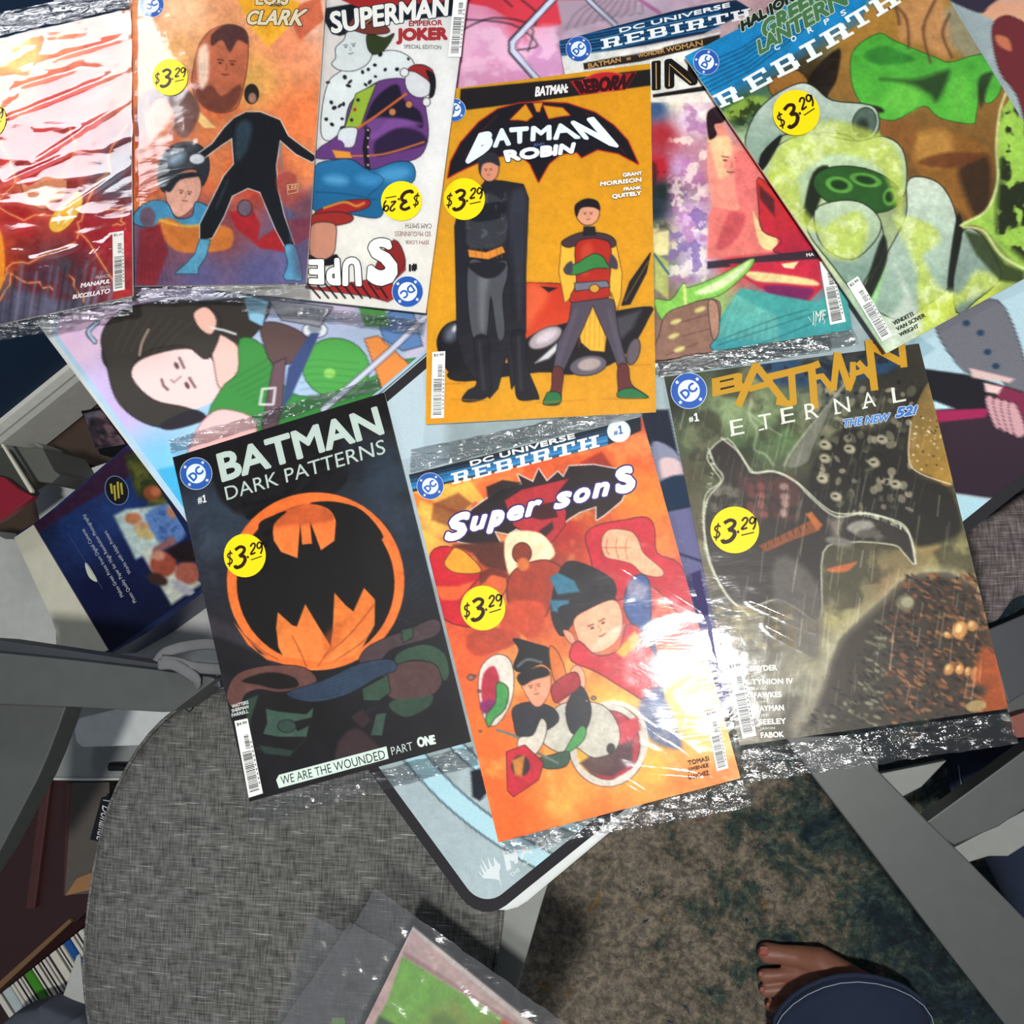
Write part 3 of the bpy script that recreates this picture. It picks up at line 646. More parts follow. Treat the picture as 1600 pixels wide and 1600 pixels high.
# ---------------- the person: bare foot and denim legs reaching in from the lower right
per = thing('person','seated person in dark blue jeans, bare foot flat on the rug','person', at(1400,1560,0))
def capsule_body(name, chains, m, parent, voxel=.0024):
    """one continuous skin: tapered limbs merged by a voxel remesh and smoothed"""
    bm = bmesh.new()
    for ch_ in chains:
        for (a,ra),(b,rb) in zip(ch_,ch_[1:]):
            n = max(2,int((b-a).length/(min(ra,rb)*.25))+1)
            for i in range(n+1):
                t = i/n; r = ra*(1-t)+rb*t; bmesh.ops.create_icosphere(bm, subdivisions=2, radius=r, matrix=Matrix.Translation(a.lerp(b,t)))
    me = bpy.data.meshes.new('tmp'); bm.to_mesh(me); bm.free(); o = bpy.data.objects.new('tmp',me); S.collection.objects.link(o)
    rm = o.modifiers.new('r','REMESH'); rm.mode = 'VOXEL'; rm.voxel_size = voxel; sm = o.modifiers.new('s','SMOOTH'); sm.iterations = 6; sm.factor = .6
    dg = bpy.context.evaluated_depsgraph_get(); me2 = bpy.data.meshes.new_from_object(o.evaluated_get(dg)); me2.name = name; bpy.data.objects.remove(o)
    return link(name, me2, parent, m, True)
def N3(u,v,z,r): return (at(u,v,z),r)
mid = N3(1352,1556,.050,.030); heel = N3(1400,1600,.040,.028); shin = N3(1372,1670,.085,.026); top = N3(1400,1800,.15,.03)
ch_ = [[mid,heel],[mid,N3(1385,1590,.058,.026),shin,top]]
# ball of the foot to mid foot, five rays, then the toes
for (x0,y0,r0),(x1,y1),(x2,y2),rt in (((1252,1496,.0165),(1222,1491),(1199,1489),.0150),((1254,1520,.0135),(1222,1522),(1194,1524),.0098),
        ((1256,1540,.0125),(1226,1545),(1196,1548),.0093),((1262,1558,.0120),(1234,1566),(1205,1572),.0088),((1275,1576,.0115),(1248,1585),(1222,1592),.0082)):
    ch_.append([mid,N3(x0+30,y0+8,.032,r0*1.25),N3(x0,y0,.022,r0),N3(x1,y1,.0185,rt*.9),N3(x2,y2,.0165,rt)])
body = capsule_body('body', ch_, SKIN, per)
for u,v,rx,ry,zz in ((1194,1487,.0075,.0065,.0312),(1189,1523,.0042,.0036,.0246),(1191,1547,.004,.0034,.0241),(1201,1571,.0038,.0032,.0236)):
    p = at(u,v,zz); ts = np.linspace(0,2*pi,13)[:-1]
    vs = [(p.x+rx*cos(t)*.9,p.y+ry*sin(t),p.z-.0012*abs(sin(t))) for t in ts]+[(p.x+rx*cos(t)*.9,p.y+ry*sin(t),p.z-.004) for t in ts]
    link('toenail', mesh('toenail', vs, [list(range(12))]+[[i,(i+1)%12,(i+1)%12+12,i+12] for i in range(12)]), body, mat('toenail','9A4A40',.35))
def loft(name, rings, m, parent, closed_ends=False):
    n = len(rings[0]); vs = [p for r in rings for p in r]; fs = [[i*n+k,i*n+(k+1)%n,(i+1)*n+(k+1)%n,(i+1)*n+k] for i in range(len(rings)-1) for k in range(n)]
    return link(name, mesh(name, vs, fs), parent, m, True)
def leg_tube(name, path, parent, wr=.004, seed=3, push=0):
    """path: (centre Vector, half width, half height); a creased cloth tube"""
    rs = []; N = 28; path2 = []
    for i in range(len(path)-1):
        for t in np.linspace(0,1,7)[:-1]: 
            a,b = path[i],path[i+1]; path2.append((a[0].lerp(b[0],float(t)), a[1]*(1-t)+b[1]*t, a[2]*(1-t)+b[2]*t))
    path2.append(path[-1]); rr = random.Random(seed)
    for i,(c,w,h) in enumerate(path2):
        d = ((path2[min(i+1,len(path2)-1)][0])-(path2[max(i-1,0)][0])).normalized(); s = d.cross(Vector((0,0,1))).normalized(); u = s.cross(d)
        f_ = push*max(0,1-i/5)
        rs.append([c-d*f_*max(0,-sin(t) if u.z < 0 else sin(t))+s*cos(t)*(w+wr*sin(3*t+i*.9))+u*sin(t)*(h+wr*sin(5*t+i*.7)) for t in np.linspace(0,2*pi,N+1)[:-1]])
    o = loft(name, rs, DENIM, parent); sol = o.modifiers.new('thick','SOLIDIFY'); sol.thickness = .002
    hem = tube('hem_stitching', [p+(p-path2[0][0]).normalized()*.0045+(path2[1][0]-path2[0][0]).normalized()*.012 for p in rs[0]], .0007, mat('pale_thread','9FB0C0',.8), o, 5, 1, True)
    tube('hem', rs[0], .0035, DENIM, o, 8, 1, True); return o
leg_tube('trouser_leg', [(at(1330,1612,.068),.100,.050),(at(1350,1680,.09),.095,.058),(at(1385,1760,.15),.088,.062),(at(1420,1900,.24),.085,.07)], per, .003, 3, .062)
leg_tube('trouser_leg', [(at(1500,1218,.10),.050,.042),(at(1580,1215,.13),.065,.055),(at(1640,1330,.17),.072,.065),(at(1760,1560,.20),.078,.072)], per, .003, 9)
# ---------------- things on the floor, far left
def boxy(name, px, z, th, m, label=None, cat=None, bev=.0015, parent=None, group=None):
    o = prism(name, ppx(px,z), th, m, parent, bev)
    if label: tag(o, label, cat, group)
    return o
CREAM = mat('cream_card','CFCDB8',.7); NAVY = mat('navy_card','16224A',.35); BLACK = mat('black_plastic','101014',.35)
# white low cabinet / tray beneath
tray = thing('plastic_tray','white rounded plastic tray holding a white lidded box and a pen','tray', at(180,1150,.16))
tp = smoothpts([(72,1190),(66,1200),(72,1212),(84,1217)],3,False)
outl = [(125,1086),(90,1130)]+[tuple(p) for p in tp]+[(200,1217),(420,1217),(420,1090),(330,1086)]
prism('tray_base', ppx(outl,.10), .012, mat('grey_white_plastic','8F9492',.4), tray, .001)
tube('tray_rim', ppx([(88,1130)]+[tuple(p) for p in tp]+[(130,1218),(200,1217),(400,1216)],.103), .0022, WHITE, tray, 6)
bx = prism('storage_box', ppx([(118,1160),(115,1140),(122,1122),(180,1108),(300,1090),(420,1100),(420,1158),(300,1163),(200,1166),(128,1168)],.165), .06, WHITE, None, .004); tag(bx,'white lidded plastic box standing on the rounded tray','box')
pn = thing('pen','short black pen with silver tip lying on the white tray','pen', at(185,1198,.107))
tube('barrel', [at(172,1198,.108),at(240,1198,.108)], .0065, BLACK, pn, 12); tube('tip', [at(170,1199,.108),at(174,1198.5,.108)], .003, mat('chrome','DDDDDD',.15,1), pn, 8)
# cartons
boxy('cardboard_carton', [(-90,838),(-20,828),(8,842),(22,842),(66,905),(86,930),(88,1060),(-90,1060)], .134, .12, mat('white_carton','BDC0BA',.7), 'plain pale grey carton at the left edge beside navy paper box','box')
boxy('cardboard_carton', [(62,815),(52,770),(80,752),(180,718),(240,690),(420,800),(420,1000),(330,1075),(190,1080),(90,930)], .134, .12, mat('white_carton2','C6C8C6',.6), 'large white carton underneath the navy photo paper box','box')
pb = thing('paper_box','navy photo paper box with a cream side and pictures of families','box', at(180,890,.17))
prism('box_body', ppx([(24,834),(53,818),(104,778),(196,697),(300,650),(360,900),(316,926),(228,990),(168,1024),(158,1006)],.208), .07, NAVY, pb, .001)
prism('cream_flap', ppx([(22,840),(52,820),(169,1016),(160,1018),(95,1010),(80,965),(50,900)],.2105), .002, CREAM, pb)
def paint_box(r):
    r.fill('142452'); r.base([(60,830,'1A2444'),(150,760,'23305A'),(120,830,'1C3468'),(180,800,'223A72'),(160,930,'0E1236'),(170,1000,'0B0E26'),(250,960,'0C1230'),(230,850,'101A48')])
    r.poly([(100,785),(196,700),(240,720),(200,745),(110,800),(60,832),(52,822)],'361A30',.9,5)
    r.poly([(194,712),(215,705),(300,760),(300,830),(245,790),(215,775),(205,745)],'2E3A1E',1,5); r.blot('6B6A30',14,.45,.6,.8,4,[(196,715),(300,760),(300,800),(220,785)])
    r.ell(238,770,14,12,'8E4A2C',f=3); r.ell(243,768,8,7,'B86A48',f=3)
    r.poly([(178,806),(196,796),(250,790),(262,850),(212,874)],'B9CDC8',1,2); r.poly([(219,862),(232,855),(316,912),(300,922),(268,945)],'C8CEBE',1,2)
    r.poly([(228,803),(270,788),(290,835),(262,852),(240,838)],'5D82BE',1,3,1); r.blot('3D5C98',9,.5,.62,.8,2,[(228,803),(270,788),(290,835),(262,852)])
    r.ell(208,810,13,9,'B8764E',f=3); r.ell(222,824,12,9,'C89A70',f=3); r.ell(226,834,16,8,'C4B078',20,f=4); r.ell(268,800,7,11,'C08868',-20,f=3)
    r.poly([(240,856),(270,836),(275,850),(238,868)],'8A5E60',1,3); r.ell(255,882,21,20,'9A4A38',f=4); r.ell(293,895,20,19,'A45A48',f=4)
    r.ell(248,868,10,8,'C88A70',f=5); r.ell(246,905,17,9,'3A2622',20,f=4); r.ell(285,918,22,8,'A8A8B0',30,f=4); r.poly([(262,860),(300,845),(310,872),(285,878)],'201418',1,5,1)
    r.bright(6,.12,2)
grid_sheet('printed_lid', ppx([(53,821),(205,690),(335,905),(172,1018)],.2088), .0022, paint_box, PRINT, pb)
v = Vec(.2093)
T1 = 'B9BDC8'
def tl_(a, b, h, txt):
    a = np.array(a,float); b = np.array(b,float); d = (b-a)/np.linalg.norm(b-a); up = np.array([d[1],-d[0]])*h
    v.text(txt,[a+up,b+up,b,a],T1,.0)
tl_((195,930),(133,825),7.5,'Makes Great Prints from Digital Cameras')
tl_((215,939),(134,802),7.5,'Photo Quality Paper for High Resolution Photography'); tl_((207,894),(168,828),7.5,'Works with Inkjet Printers')
v.T(100,700,4.7045)
v.ell(388,312,86,112,'6C88A8',-20); v.ell(388,312,80,106,'14161E',-20)
for x,y,w in ((350,300,60),(375,330,90),(400,310,100),(425,300,70)): v.poly([(x-14,y-w*.6),(x+2,y-w*.65),(x+10,y+w*.6),(x-4,y+w*.6)],'B8A83A')
v.T(0,0,1); v.poly([(133,884),(136,880),(152,906),(147,908),(138,900)],'C8CEB8',1); v.line([(107,835),(160,920)],.7,'4A5680')
v.build('box_lettering', pb)
# pieces near the wall
fr = thing('picture_card','small dark framed picture card leaning by the white baseboard','picture', at(160,690,.05))
prism('frame', ppx([(126,642),(160,636),(230,668),(205,700),(156,710)],.12), .03, BLACK, fr, .001)
def paint_fr(r):
    r.fill('3A3038'); r.blot('8A6A70',12,.45,.6,.8,4); r.blot('20242C',9,.5,.6,.8,7); r.poly([(132,648),(155,642),(158,648),(134,654)],'6A6A70',1,2)
grid_sheet('picture', ppx([(130,646),(158,640),(196,694),(150,702)],.1205), .003, paint_fr, PRINT, fr)
boxy('grey_carton', [(-20,690),(2,694),(40,699),(66,700),(72,712),(84,735),(94,742),(80,755),(54,752),(40,738)], .24, .10, mat('dark_grey_card','5C5E58',.7), 'dark grey open carton flap below the navy wall','box')
boxy('white_carton', [(52,690),(66,696),(72,712),(118,722),(90,745),(84,738)], .10, .05, mat('trim_grey','8E908A',.6), 'small pale grey carton against the white baseboard','box')
boxy('open_bin', [(72,712),(108,716),(120,726),(90,745)], .16, .06, mat('very_dark_brown','201812',.7), 'dark brown carton hollow between the pale cartons','box')
boxy('book', [(-30,700),(2,700),(50,770),(46,772),(-30,815)], .27, .018, mat('dark_green_grey','3E423A',.6), 'dark green grey book lying at the left edge','book')
rd = boxy('book', [(-30,735),(6,746),(30,765),(52,776),(2,812),(-30,828)], .29, .012, mat('red_cover','8A1E30',.45), 'red covered book on top of the green grey book','book')
boxy('book_edge', [(0,694),(4,693),(50,765),(50,770),(46,770)], .292, .006, CREAM, 'thin cream ruler edge beside the red book','ruler')
# ---------------- dark bookcase with rows of books, lower left
bc = thing('bookcase','dark mahogany bookcase with a row of books, lower left corner','bookcase', at(60,1450,0))
prism('shelf_top', ppx([(-80,1180),(56,1208),(68,1216),(116,1222),(112,1340),(104,1400),(140,1360),(170,1390),(120,1440),(90,1452),(0,1538),(-80,1600)],.085), .02, MAHOG, bc, .001)
for a,b in (((66,1216),(40,1420)),((104,1222),(98,1400))): 
    prism('moulding', ppx([a,(a[0]+14,a[1]),(b[0]+14,b[1]),b],.093), .008, mat('mahogany_light','4A2826',.4), bc, .002)
prism('shelf_edge', ppx([(108,1436),(112,1440),(0,1545),(-80,1610),(-80,1600),(0,1533)],.090), .012, mat('worn_wood_edge','7A5A3A',.6), bc)
prism('shelf_bottom', ppx([(-120,1500),(150,1380),(330,1640),(0,1900)],.02), .015, MAHOG, bc)
boxy('paper_folder', [(113,1222),(170,1222),(170,1395),(100,1399)], .100, .004, mat('grey_folder','56504A',.8), 'plain grey brown folder on the mahogany shelf','folder')
boxy('envelope', [(101,1400),(120,1372),(165,1355),(165,1385)], .103, .002, mat('manila','9A7048',.8), 'small tan envelope corner poking from the folder','envelope')
bk = thing('book','black spined book with a white script title beside the cushion','book', at(158,1283,.15))
prism('cover', ppx([(158,1246),(180,1248),(166,1318),(140,1312)],.135), .03, BLACK, bk, .001)
v = Vec(.1356); v.text('Donahue',[(176,1262),(166,1316),(150,1312),(160,1258)],'D8D8DC',.0,.3); v.line([(161,1250),(178,1253)],1.4,'B8B8C0'); v.build('spine_lettering', bk)
cols = ['6E6E66','3A3A3A','8A8A84','2E3436','C8C8BE','5A5A50','7A7870','4A4C4A','9C9A90','20242A','66645A','3C3E3E']
A0 = np.array([128.,1452.]); B0 = np.array([-8.,1560.]); dn = np.array([62.,98.])/116
desc = ['grey','black','pale grey','slate','off white','olive grey','stone grey','charcoal','light taupe','near black','drab','dark grey']
NB = 19; t = 0; ws = [1,.6,.8,1.3,.6,.5,1.6,.6,.7,.5,.9,.5,1.5,.5,.6,.8,.6,1.6,1.2]; tot = sum(ws)
hl = {3:('124E94','blue book in the bottom left row, wide blue cover'),12:('3C8A14','bright green book in the bottom left row'),17:('B8C4C4','book with pale square cover at the row\'s left end'),0:('D0D2C6','cream white book at the right end of the row')}
for i in range(NB):
    a = A0+(B0-A0)*t/tot; t += ws[i]; b_ = A0+(B0-A0)*(t-.22)/tot
    Lb = 74+random.uniform(-6,8); q = [a,b_,b_+dn*Lb,a+dn*Lb]
    if i in hl: c,lb = hl[i]; 
    else: c = cols[i%12]; lb = '%s thin book in the bottom left row, %s from its right end' % (desc[i%12], ['','second','third','fourth','fifth','sixth','seventh','eighth','ninth','tenth','eleventh','twelfth','thirteenth','fourteenth','fifteenth','sixteenth','seventeenth','eighteenth','nineteenth'][i])
    zz = .088; o = thing('book', lb, 'book', at(*q[0],.02)); o['group'] = 'books in the bottom left row'
    w = [at(*p,zz) for p in q]; k = .12
    prism('cover', w, .06, mat('book_'+c,c,.5), o, .0006)
    m_ = [w[0].lerp(w[1],k),w[0].lerp(w[1],1-k),w[3].lerp(w[2],1-k),w[3].lerp(w[2],k)]
    prism('page_block', [p+Vector((0,0,.0006)) for p in m_], .0008, mat('page_stock','D9D4C8',.8) if i not in hl else mat('book_'+c), o)
boxy('white_board', [(119,1494),(124,1490),(136,1600),(112,1592),(92,1574)], .16, .004, mat('white_carton'), 'white triangular board end standing beside the cushion','board')
cl = [at(u,v,.20) for u,v in smoothpts([(0,1600),(52,1578),(62,1572),(85,1582),(112,1592),(128,1600),(150,1700),(-30,1700)],3)]
tag(pillow('folded_cloth', cl, .20, .05, mat('blue_grey_cloth','4A505C',.9)), 'blue grey folded cloth at the bottom left below the books','cloth')
# ================================================================== THE COMICS
def Zc(q, ox, oy, k): return [(ox+x/k, oy+y/k) for x,y in q]
CZ = MZ+.0022      # print height of the lowest comics
# ---- black cover with the orange ring
def a_dark(r):
    r.T(260,600,2.286); K = '0E0C0E'
    r.base([(60,260,'1A1618'),(400,150,'14100F'),(760,60,'17110F'),(100,520,'3C4656'),(200,450,'34404E'),(100,700,'3A4350'),(760,330,'2C3B4A'),(840,480,'303C4A'),(880,700,'242A33'),(150,850,'2A2A30'),(620,300,'1E2228'),(950,900,'201D22'),(250,1450,'0B0A0C'),(600,1300,'0F0C0E'),(1000,1250,'0E0C10'),(500,1150,'14100F'),(700,1000,'1A1A20')])
    r.poly([(20,300),(60,240),(790,30),(810,150),(640,170),(600,330),(500,380),(300,470),(200,420),(150,330)],'15110F',.85,8,1)
    r.poly([(270,400),(320,420),(600,250),(650,310),(600,390),(400,420),(310,480),(280,470)],'100E10',.9,3,1)
    for k in range(9): r.line([(700+k*14,900-k*10),(960-k*4,600+k*38)],3,'4A5866',.35,3)
    for k in range(6): r.line([(90,560+k*12),(140,520+k*6)],2,'20242A',.6)
    r.blot('1C1A20',60,.5,.7,.5,6)
    r.poly([(150,830),(300,900),(420,1000),(300,1010),(180,960)],'4A4448',.5,12,1); r.poly([(160,900),(380,1000),(210,1040)],'17161A',.8,8,1)
    OR = 'EE7A33'; 
    r.ell(533,705,317,318,OR,-8,f=1.2,h2='F0823A'); r.ell(533,712,282,283,'14110E',-8,f=1.2)
    r.poly([(290,540),(330,470),(420,410),(500,388),(640,392),(640,470),(500,470),(420,500),(380,560)],'D9692E',.9,4) if 0 else None
    r.poly([(380,530),(385,480),(430,450),(490,432),(540,430),(590,450),(606,490),(600,560),(552,594),(512,486),(520,570),(485,574),(478,494),(468,622),(410,600),(384,560)],'E87434',1,1.2,h2='F08A40')
    r.poly([(380,510),(400,460),(480,434),(560,432),(604,470),(540,500),(440,505)],'B8582C',.75,8,1)
    for p in ([(330,500),(380,470),(430,455),(385,500),(372,560),(340,560)],[(512,425),(600,420),(700,452),(775,545),(720,560),(640,560),(606,540),(604,480),(570,440)]): r.poly(p,'14110E',1,1.2,1)
    low = [(392,870),(398,815),(450,862),(466,866),(496,786),(540,860),(586,935),(594,880),(600,745),(640,790),(668,812),(706,728),(745,770),(744,860),(700,940),(640,990),(560,1000),(520,1022),(490,1010),(430,1000),(400,940)]
    r.poly(low,'E07C32',1,1.2,0,h2='F09048')
    r.poly([(240,850),(290,930),(360,985),(420,1000),(500,1022),(540,1010),(640,990),(740,930),(760,890),(700,960),(640,980),(560,996),(440,976),(400,985),(330,960)],OR,1,1.5)
    for p in ([(560,975),(650,900),(740,790)],[(600,990),(690,930),(740,880)],[(450,900),(480,960),(500,1010)],[(290,905),(340,950),(400,985)],[(590,935),(540,1010)]): r.line(p,3,'7A3A1A',.9,1.5,1)
    r.poly([(560,900),(600,860),(640,850),(620,930),(560,990)],'B85A24',.5,10)
    # dark gloved shapes holding it
    G='38513F'; Sk='6A4640'
    r.poly([(215,1110),(240,1050),(290,1020),(380,1005),(480,1010),(528,1040),(530,1070),(460,1090),(400,1100),(330,1090),(280,1110),(260,1160),(230,1150)],Sk,1,2,1,ink=K)
    r.poly([(270,1060),(360,1030),(450,1045),(470,1080),(400,1090),(330,1075)],'17110F',1,3,1)
    r.poly([(690,980),(720,940),(800,900),(860,880),(950,840),(980,860),(960,900),(860,930),(800,950),(750,1000),(700,1005)],'4E3E42',1,2,1,ink=K)
    r.poly([(770,1060),(800,1010),(870,990),(960,1000),(985,1060),(950,1110),(870,1130),(800,1120)],'5A403E',1,3,1,ink=K)
    r.poly([(830,960),(920,930),(990,960),(1010,1030),(990,1060),(960,1000),(880,985),(820,1000)],G,1,2,1,ink=K); r.poly([(840,880),(880,870),(880,905),(845,925)],G,1,2,ink=K)
    r.poly([(700,1090),(790,1040),(800,1100),(760,1130),(705,1130)],G,1,2,ink=K); r.poly([(810,1130),(900,1120),(950,1110),(940,1150),(860,1190),(800,1160)],G,.9,3,1)
    r.poly([(430,1105),(560,1060),(690,1000),(800,985),(820,1020),(760,1045),(640,1110),(520,1135)],'33455C',1,2,1,ink=K)
    for k in range(7): r.line([(440,1105+k*3),(600,1040+k*12),(800,990+k*6)],2,'1E2A3A',.8,1.5,1)
    r.poly([(280,1130),(330,1110),(300,1200),(290,1290),(340,1310),(330,1300),(300,1300)],G,.8,3)
    r.poly([(355,1160),(400,1170),(500,1180),(525,1155),(520,1190),(440,1210),(470,1240),(510,1220),(500,1260),(400,1260),(345,1250),(360,1210)],'3F5A4C',1,2,ink=K)
    r.ell(430,1222,32,22,'33493F',f=2,ink=K); r.poly([(330,1290),(460,1310),(500,1260),(440,1330),(350,1320)],'2F463A',.8,3)
    r.poly([(600,1340),(620,1270),(680,1230),(760,1300),(740,1360),(600,1370)],'3E2C30',.9,6,1); r.poly([(750,1180),(785,1175),(770,1255),(730,1255)],'3C5448',1,2)
    r.poly([(660,1190),(700,1160),(730,1200),(700,1230)],'3A282A',.9,3); r.poly([(720,1160),(760,1150),(690,1200)],'2A201F',.9,3)
def v_dark(v):
    v.T(260,600,2.286); C = 'C5D6CE'
    v.text('BATMAN',[(176,250),(752,78),(780,178),(198,352)],C,.045)
    v.text('DARK PATTERNS',[(206,368),(776,196),(784,248),(216,416)],C,.018)
    v.badge(106,320,58,14); v.text('#',[(110,405),(126,402),(130,426),(113,430)],'E8ECEC',.03); v.text('1',[(126,396),(142,393),(145,423),(129,426)],'F2F4F2',.045)
    v.poly([(392,1414),(402,1396),(786,1294),(794,1338),(402,1444)],'D5E6DC')
    v.text('WE ARE THE WOUNDED',[(406,1402),(776,1306),(784,1338),(412,1432)],'15191A',.012)
    v.text('PART',[(800,1298),(876,1278),(882,1306),(806,1326)],'C8D6D0',.0); v.text('ONE',[(892,1262),(958,1252),(964,1286),(898,1300)],'DCE8E2',.06)
    for i,t in enumerate(('WATTERS','SHERMAN','FARRELL')): v.text(t,[(232,1146+i*16),(292,1130+i*16),(294,1142+i*16),(234,1158+i*16)],'D8DEDA',.04)
    v.barcode([(243,1204),(290,1194),(345,1462),(294,1478)],'$4.99',seed=3)
DK = Zc([(22,262),(778,30),(1088,1278),(297,1492)],260,600,2.286)
comic('bagged_comic','black comic with orange ring emblem, its lower left corner over the grey seat cushion',DK,CZ,a_dark,v_dark,
    bag=[(264,690),(592,592),(752,1188),(386,1292)], stickers=[(382.5,868,32.8,34,12)],
    ends=[[(264,688),(592,590),(596,608),(268,708)],[(388,1258),(740,1166),(748,1196),(388,1290)]], seed=3, amp=.0003)
# ---- dark rainy cover at the right
def a_et(r):
    r.T(1030,540,2.3526)
    r.base([(60,200,'2A2E22'),(250,60,'3A4434'),(600,60,'22384E'),(850,100,'2A2620'),(950,200,'2E2A22'),(250,230,'93A878'),(380,260,'8AA070'),(450,330,'5E7A4C'),(130,350,'4E5E3E'),(100,470,'57523C'),(330,380,'49613C'),(700,450,'2A271F'),(850,420,'2C281E'),(800,560,'1E1B16'),(980,400,'6E6240'),(1030,460,'8A7038'),(420,560,'4A3A34'),(560,560,'2A241E'),(950,600,'3A3A24'),(1040,700,'565A38'),(1000,740,'A08C58'),(1080,780,'B0A870'),(700,850,'7E7C58'),(560,950,'8A8260'),(850,880,'95805A'),(650,1000,'A8A06E'),(150,700,'5C543E'),(200,900,'6A6248'),(300,1000,'7A704C'),(480,1000,'75705E'),(200,1100,'6A7060'),(420,1150,'807C6A'),(620,1100,'8E8A70'),(500,1250,'969080'),(450,1400,'8C8474'),(260,1300,'7A7460'),(700,1300,'50483E'),(1000,1300,'3A2418'),(1200,1250,'A0491C'),(1230,1180,'8A3C18'),(1270,1320,'C06024')])
    r.blot('2E2B1E',55,.5,.64,.6,4); r.blot('B5B48C',45,.6,.72,.35,14)
    K='14120F'
    r.poly([(350,70),(440,20),(520,60),(600,110),(760,60),(880,30),(860,90),(700,130),(520,150),(370,130)],'1F4468',.9,8,1); r.blot('0E1A28',12,.5,.6,.8,5,[(350,40),(860,0),(860,110),(400,130)])
    r.poly([(640,330),(700,300),(820,300),(960,160),(985,170),(920,360),(940,470),(1060,520),(1110,640),(1090,700),(960,740),(920,700),(800,640),(650,640),(560,570),(560,460)],'1D1912',.92,8,1)
    # crowd texture
    q = random.Random(4)
    for _ in range(110):
        x = q.uniform(570,930); y = q.uniform(130,620)
        if x < 640 and y > 480: continue
        r.ell(x,y,q.uniform(8,22),q.uniform(6,17),q.choice(['7F7A62','5C5A46','A39C84','3A3C2C','8A8470','2C2C22']),q.uniform(0,180),f=2.5,a=.8)
    for _ in range(60):
        x = q.uniform(570,930); y = q.uniform(130,620); r.ell(x,y,q.uniform(3,10),q.uniform(4,10),'14120E',q.uniform(0,180),f=2,a=.9)
    for x,y in ((610,365),(610,415),(820,345),(790,430),(600,490),(870,510),(700,380),(650,555)): r.ell(x,y,22,17,'A8A288',20,f=4); r.ell(x-4,y-2,9,4,'26241C',f=2)
    r.poly([(920,430),(925,280),(985,140),(1010,190),(1075,500),(1000,480)],'8D7440',.85,3,1,h2='A8822E'); r.line([(925,280),(918,420),(960,470),(1072,510)],4,'E8DCC0',.9,1.5,1)
    for _ in range(40): r.ell(q.uniform(930,1050),q.uniform(260,470),4,3,q.choice(['F0E8D0','3A2E1A','C8B080']),f=2)
    # big dark hulking foreground form, plain
    r.poly([(180,400),(250,345),(320,440),(340,470),(420,465),(500,500),(600,590),(660,620),(760,620),(880,650),(920,700),(940,800),(900,760),(860,730),(700,720),(600,760),(590,1000),(500,960),(430,930),(330,960),(260,930),(200,820),(170,700),(165,600),(180,540),(230,500),(200,450)],'302A24',1,3,1,ink='C8CCB0',iw=2.2)
    r.blot('5E3A34',28,.45,.6,.7,3,[(290,470),(520,480),(600,640),(380,650),(300,560)]); r.blot('8A8474',22,.48,.6,.7,9,[(190,520),(290,500),(300,640),(190,700)])
    r.blot('8C8578',26,.46,.58,.8,12,[(620,640),(760,620),(850,680),(780,740),(640,700)]); r.ell(740,665,50,22,'9A968C',-8,f=5); r.ell(660,720,50,16,'7E7A70',10,f=5); r.ell(770,690,40,16,'5F5A50',f=6)
    for k in range(16): r.ell(340+ (k%4)*40+q.uniform(-8,8),520+(k//4)*32+q.uniform(-6,6),17,13,['6E3C38','8A4A44','4E2C2A','A08078'][k%4],q.uniform(0,90),f=5)
    r.poly([(365,735),(440,700),(560,640),(600,655),(590,680),(480,720),(390,760)],'8A4E26',1,2.5,ink='26150C')
    for k in range(8): r.line([(400+k*24,742-k*12),(392+k*24,712-k*10)],3,'3A200F')
    r.poly([(540,620),(560,610),(600,660),(580,680)],'B86A30',1,3); r.poly([(620,820),(700,800),(728,795),(690,830),(630,832)],'C06A38',1,3,1)
    r.poly([(420,800),(500,790),(590,900),(590,1120),(540,1150),(440,1000)],'706A62',.75,10,1)
    for k in range(14): r.line([(430+k*11,820+k*3),(440+k*11,1100)],2,'3A3834',.5,2)
    r.line([(182,380),(205,440),(235,490),(180,560),(165,650),(185,800),(260,930),(330,990)],6,'E2E8CC',.9,3,1); r.line([(230,340),(290,390),(345,465),(420,462),(500,500),(560,560),(650,628),(760,615),(870,650),(920,695),(942,800)],6,'E6EAD4',.9,3,1)
    for k in range(70):
        t = q.random(); P = [(182,380),(205,440),(180,560),(163,650),(185,800),(255,925)]; i = min(4,int(t*5)); f_ = t*5-i
        x = P[i][0]*(1-f_)+P[i+1][0]*f_; y = P[i][1]*(1-f_)+P[i+1][1]*f_; r.line([(x,y),(x-q.uniform(2,14),y+q.uniform(-8,4))],2.5,'DDE4C8',.7)
    for k in range(60):
        x = q.uniform(690,920); y = 612+(x-650)*.3-20*sin((x-650)/90); r.line([(x,y),(x+q.uniform(-3,6),y-q.uniform(4,14))],2.5,'DDE4C8',.7)
    r.line([(340,200),(330,260),(360,310),(350,380),(390,400),(420,440)],4,'E6F0D0',.9,4,1); r.line([(330,250),(400,300),(450,330)],3,'E6F0D0',.8,3,1); r.line([(700,120),(620,220),(500,370),(460,440)],9,'B4B8A4',.8,4,1); r.poly([(640,200),(560,300),(470,440),(540,430),(570,360)],'7E7E72',.9,3,1)
    # brick scraps
    for k in range(30):
        x = 210+(k%6)*50+q.uniform(-8,8); y = 960+(k//6)*34+q.uniform(-6,6); r.poly([(x,y),(x+34,y-4),(x+36,y+16),(x+2,y+20)],q.choice(['9A8452','7A6A44','B0A070','5E5238']),.6,3)
    # scaly rounded mass, lower right
    sc = [(500,1440),(560,1350),(610,1200),(660,1080),(740,1000),(820,930),(880,870),(960,835),(1060,830),(1130,860),(1165,900),(1190,1000),(1215,1100),(1270,1330)]
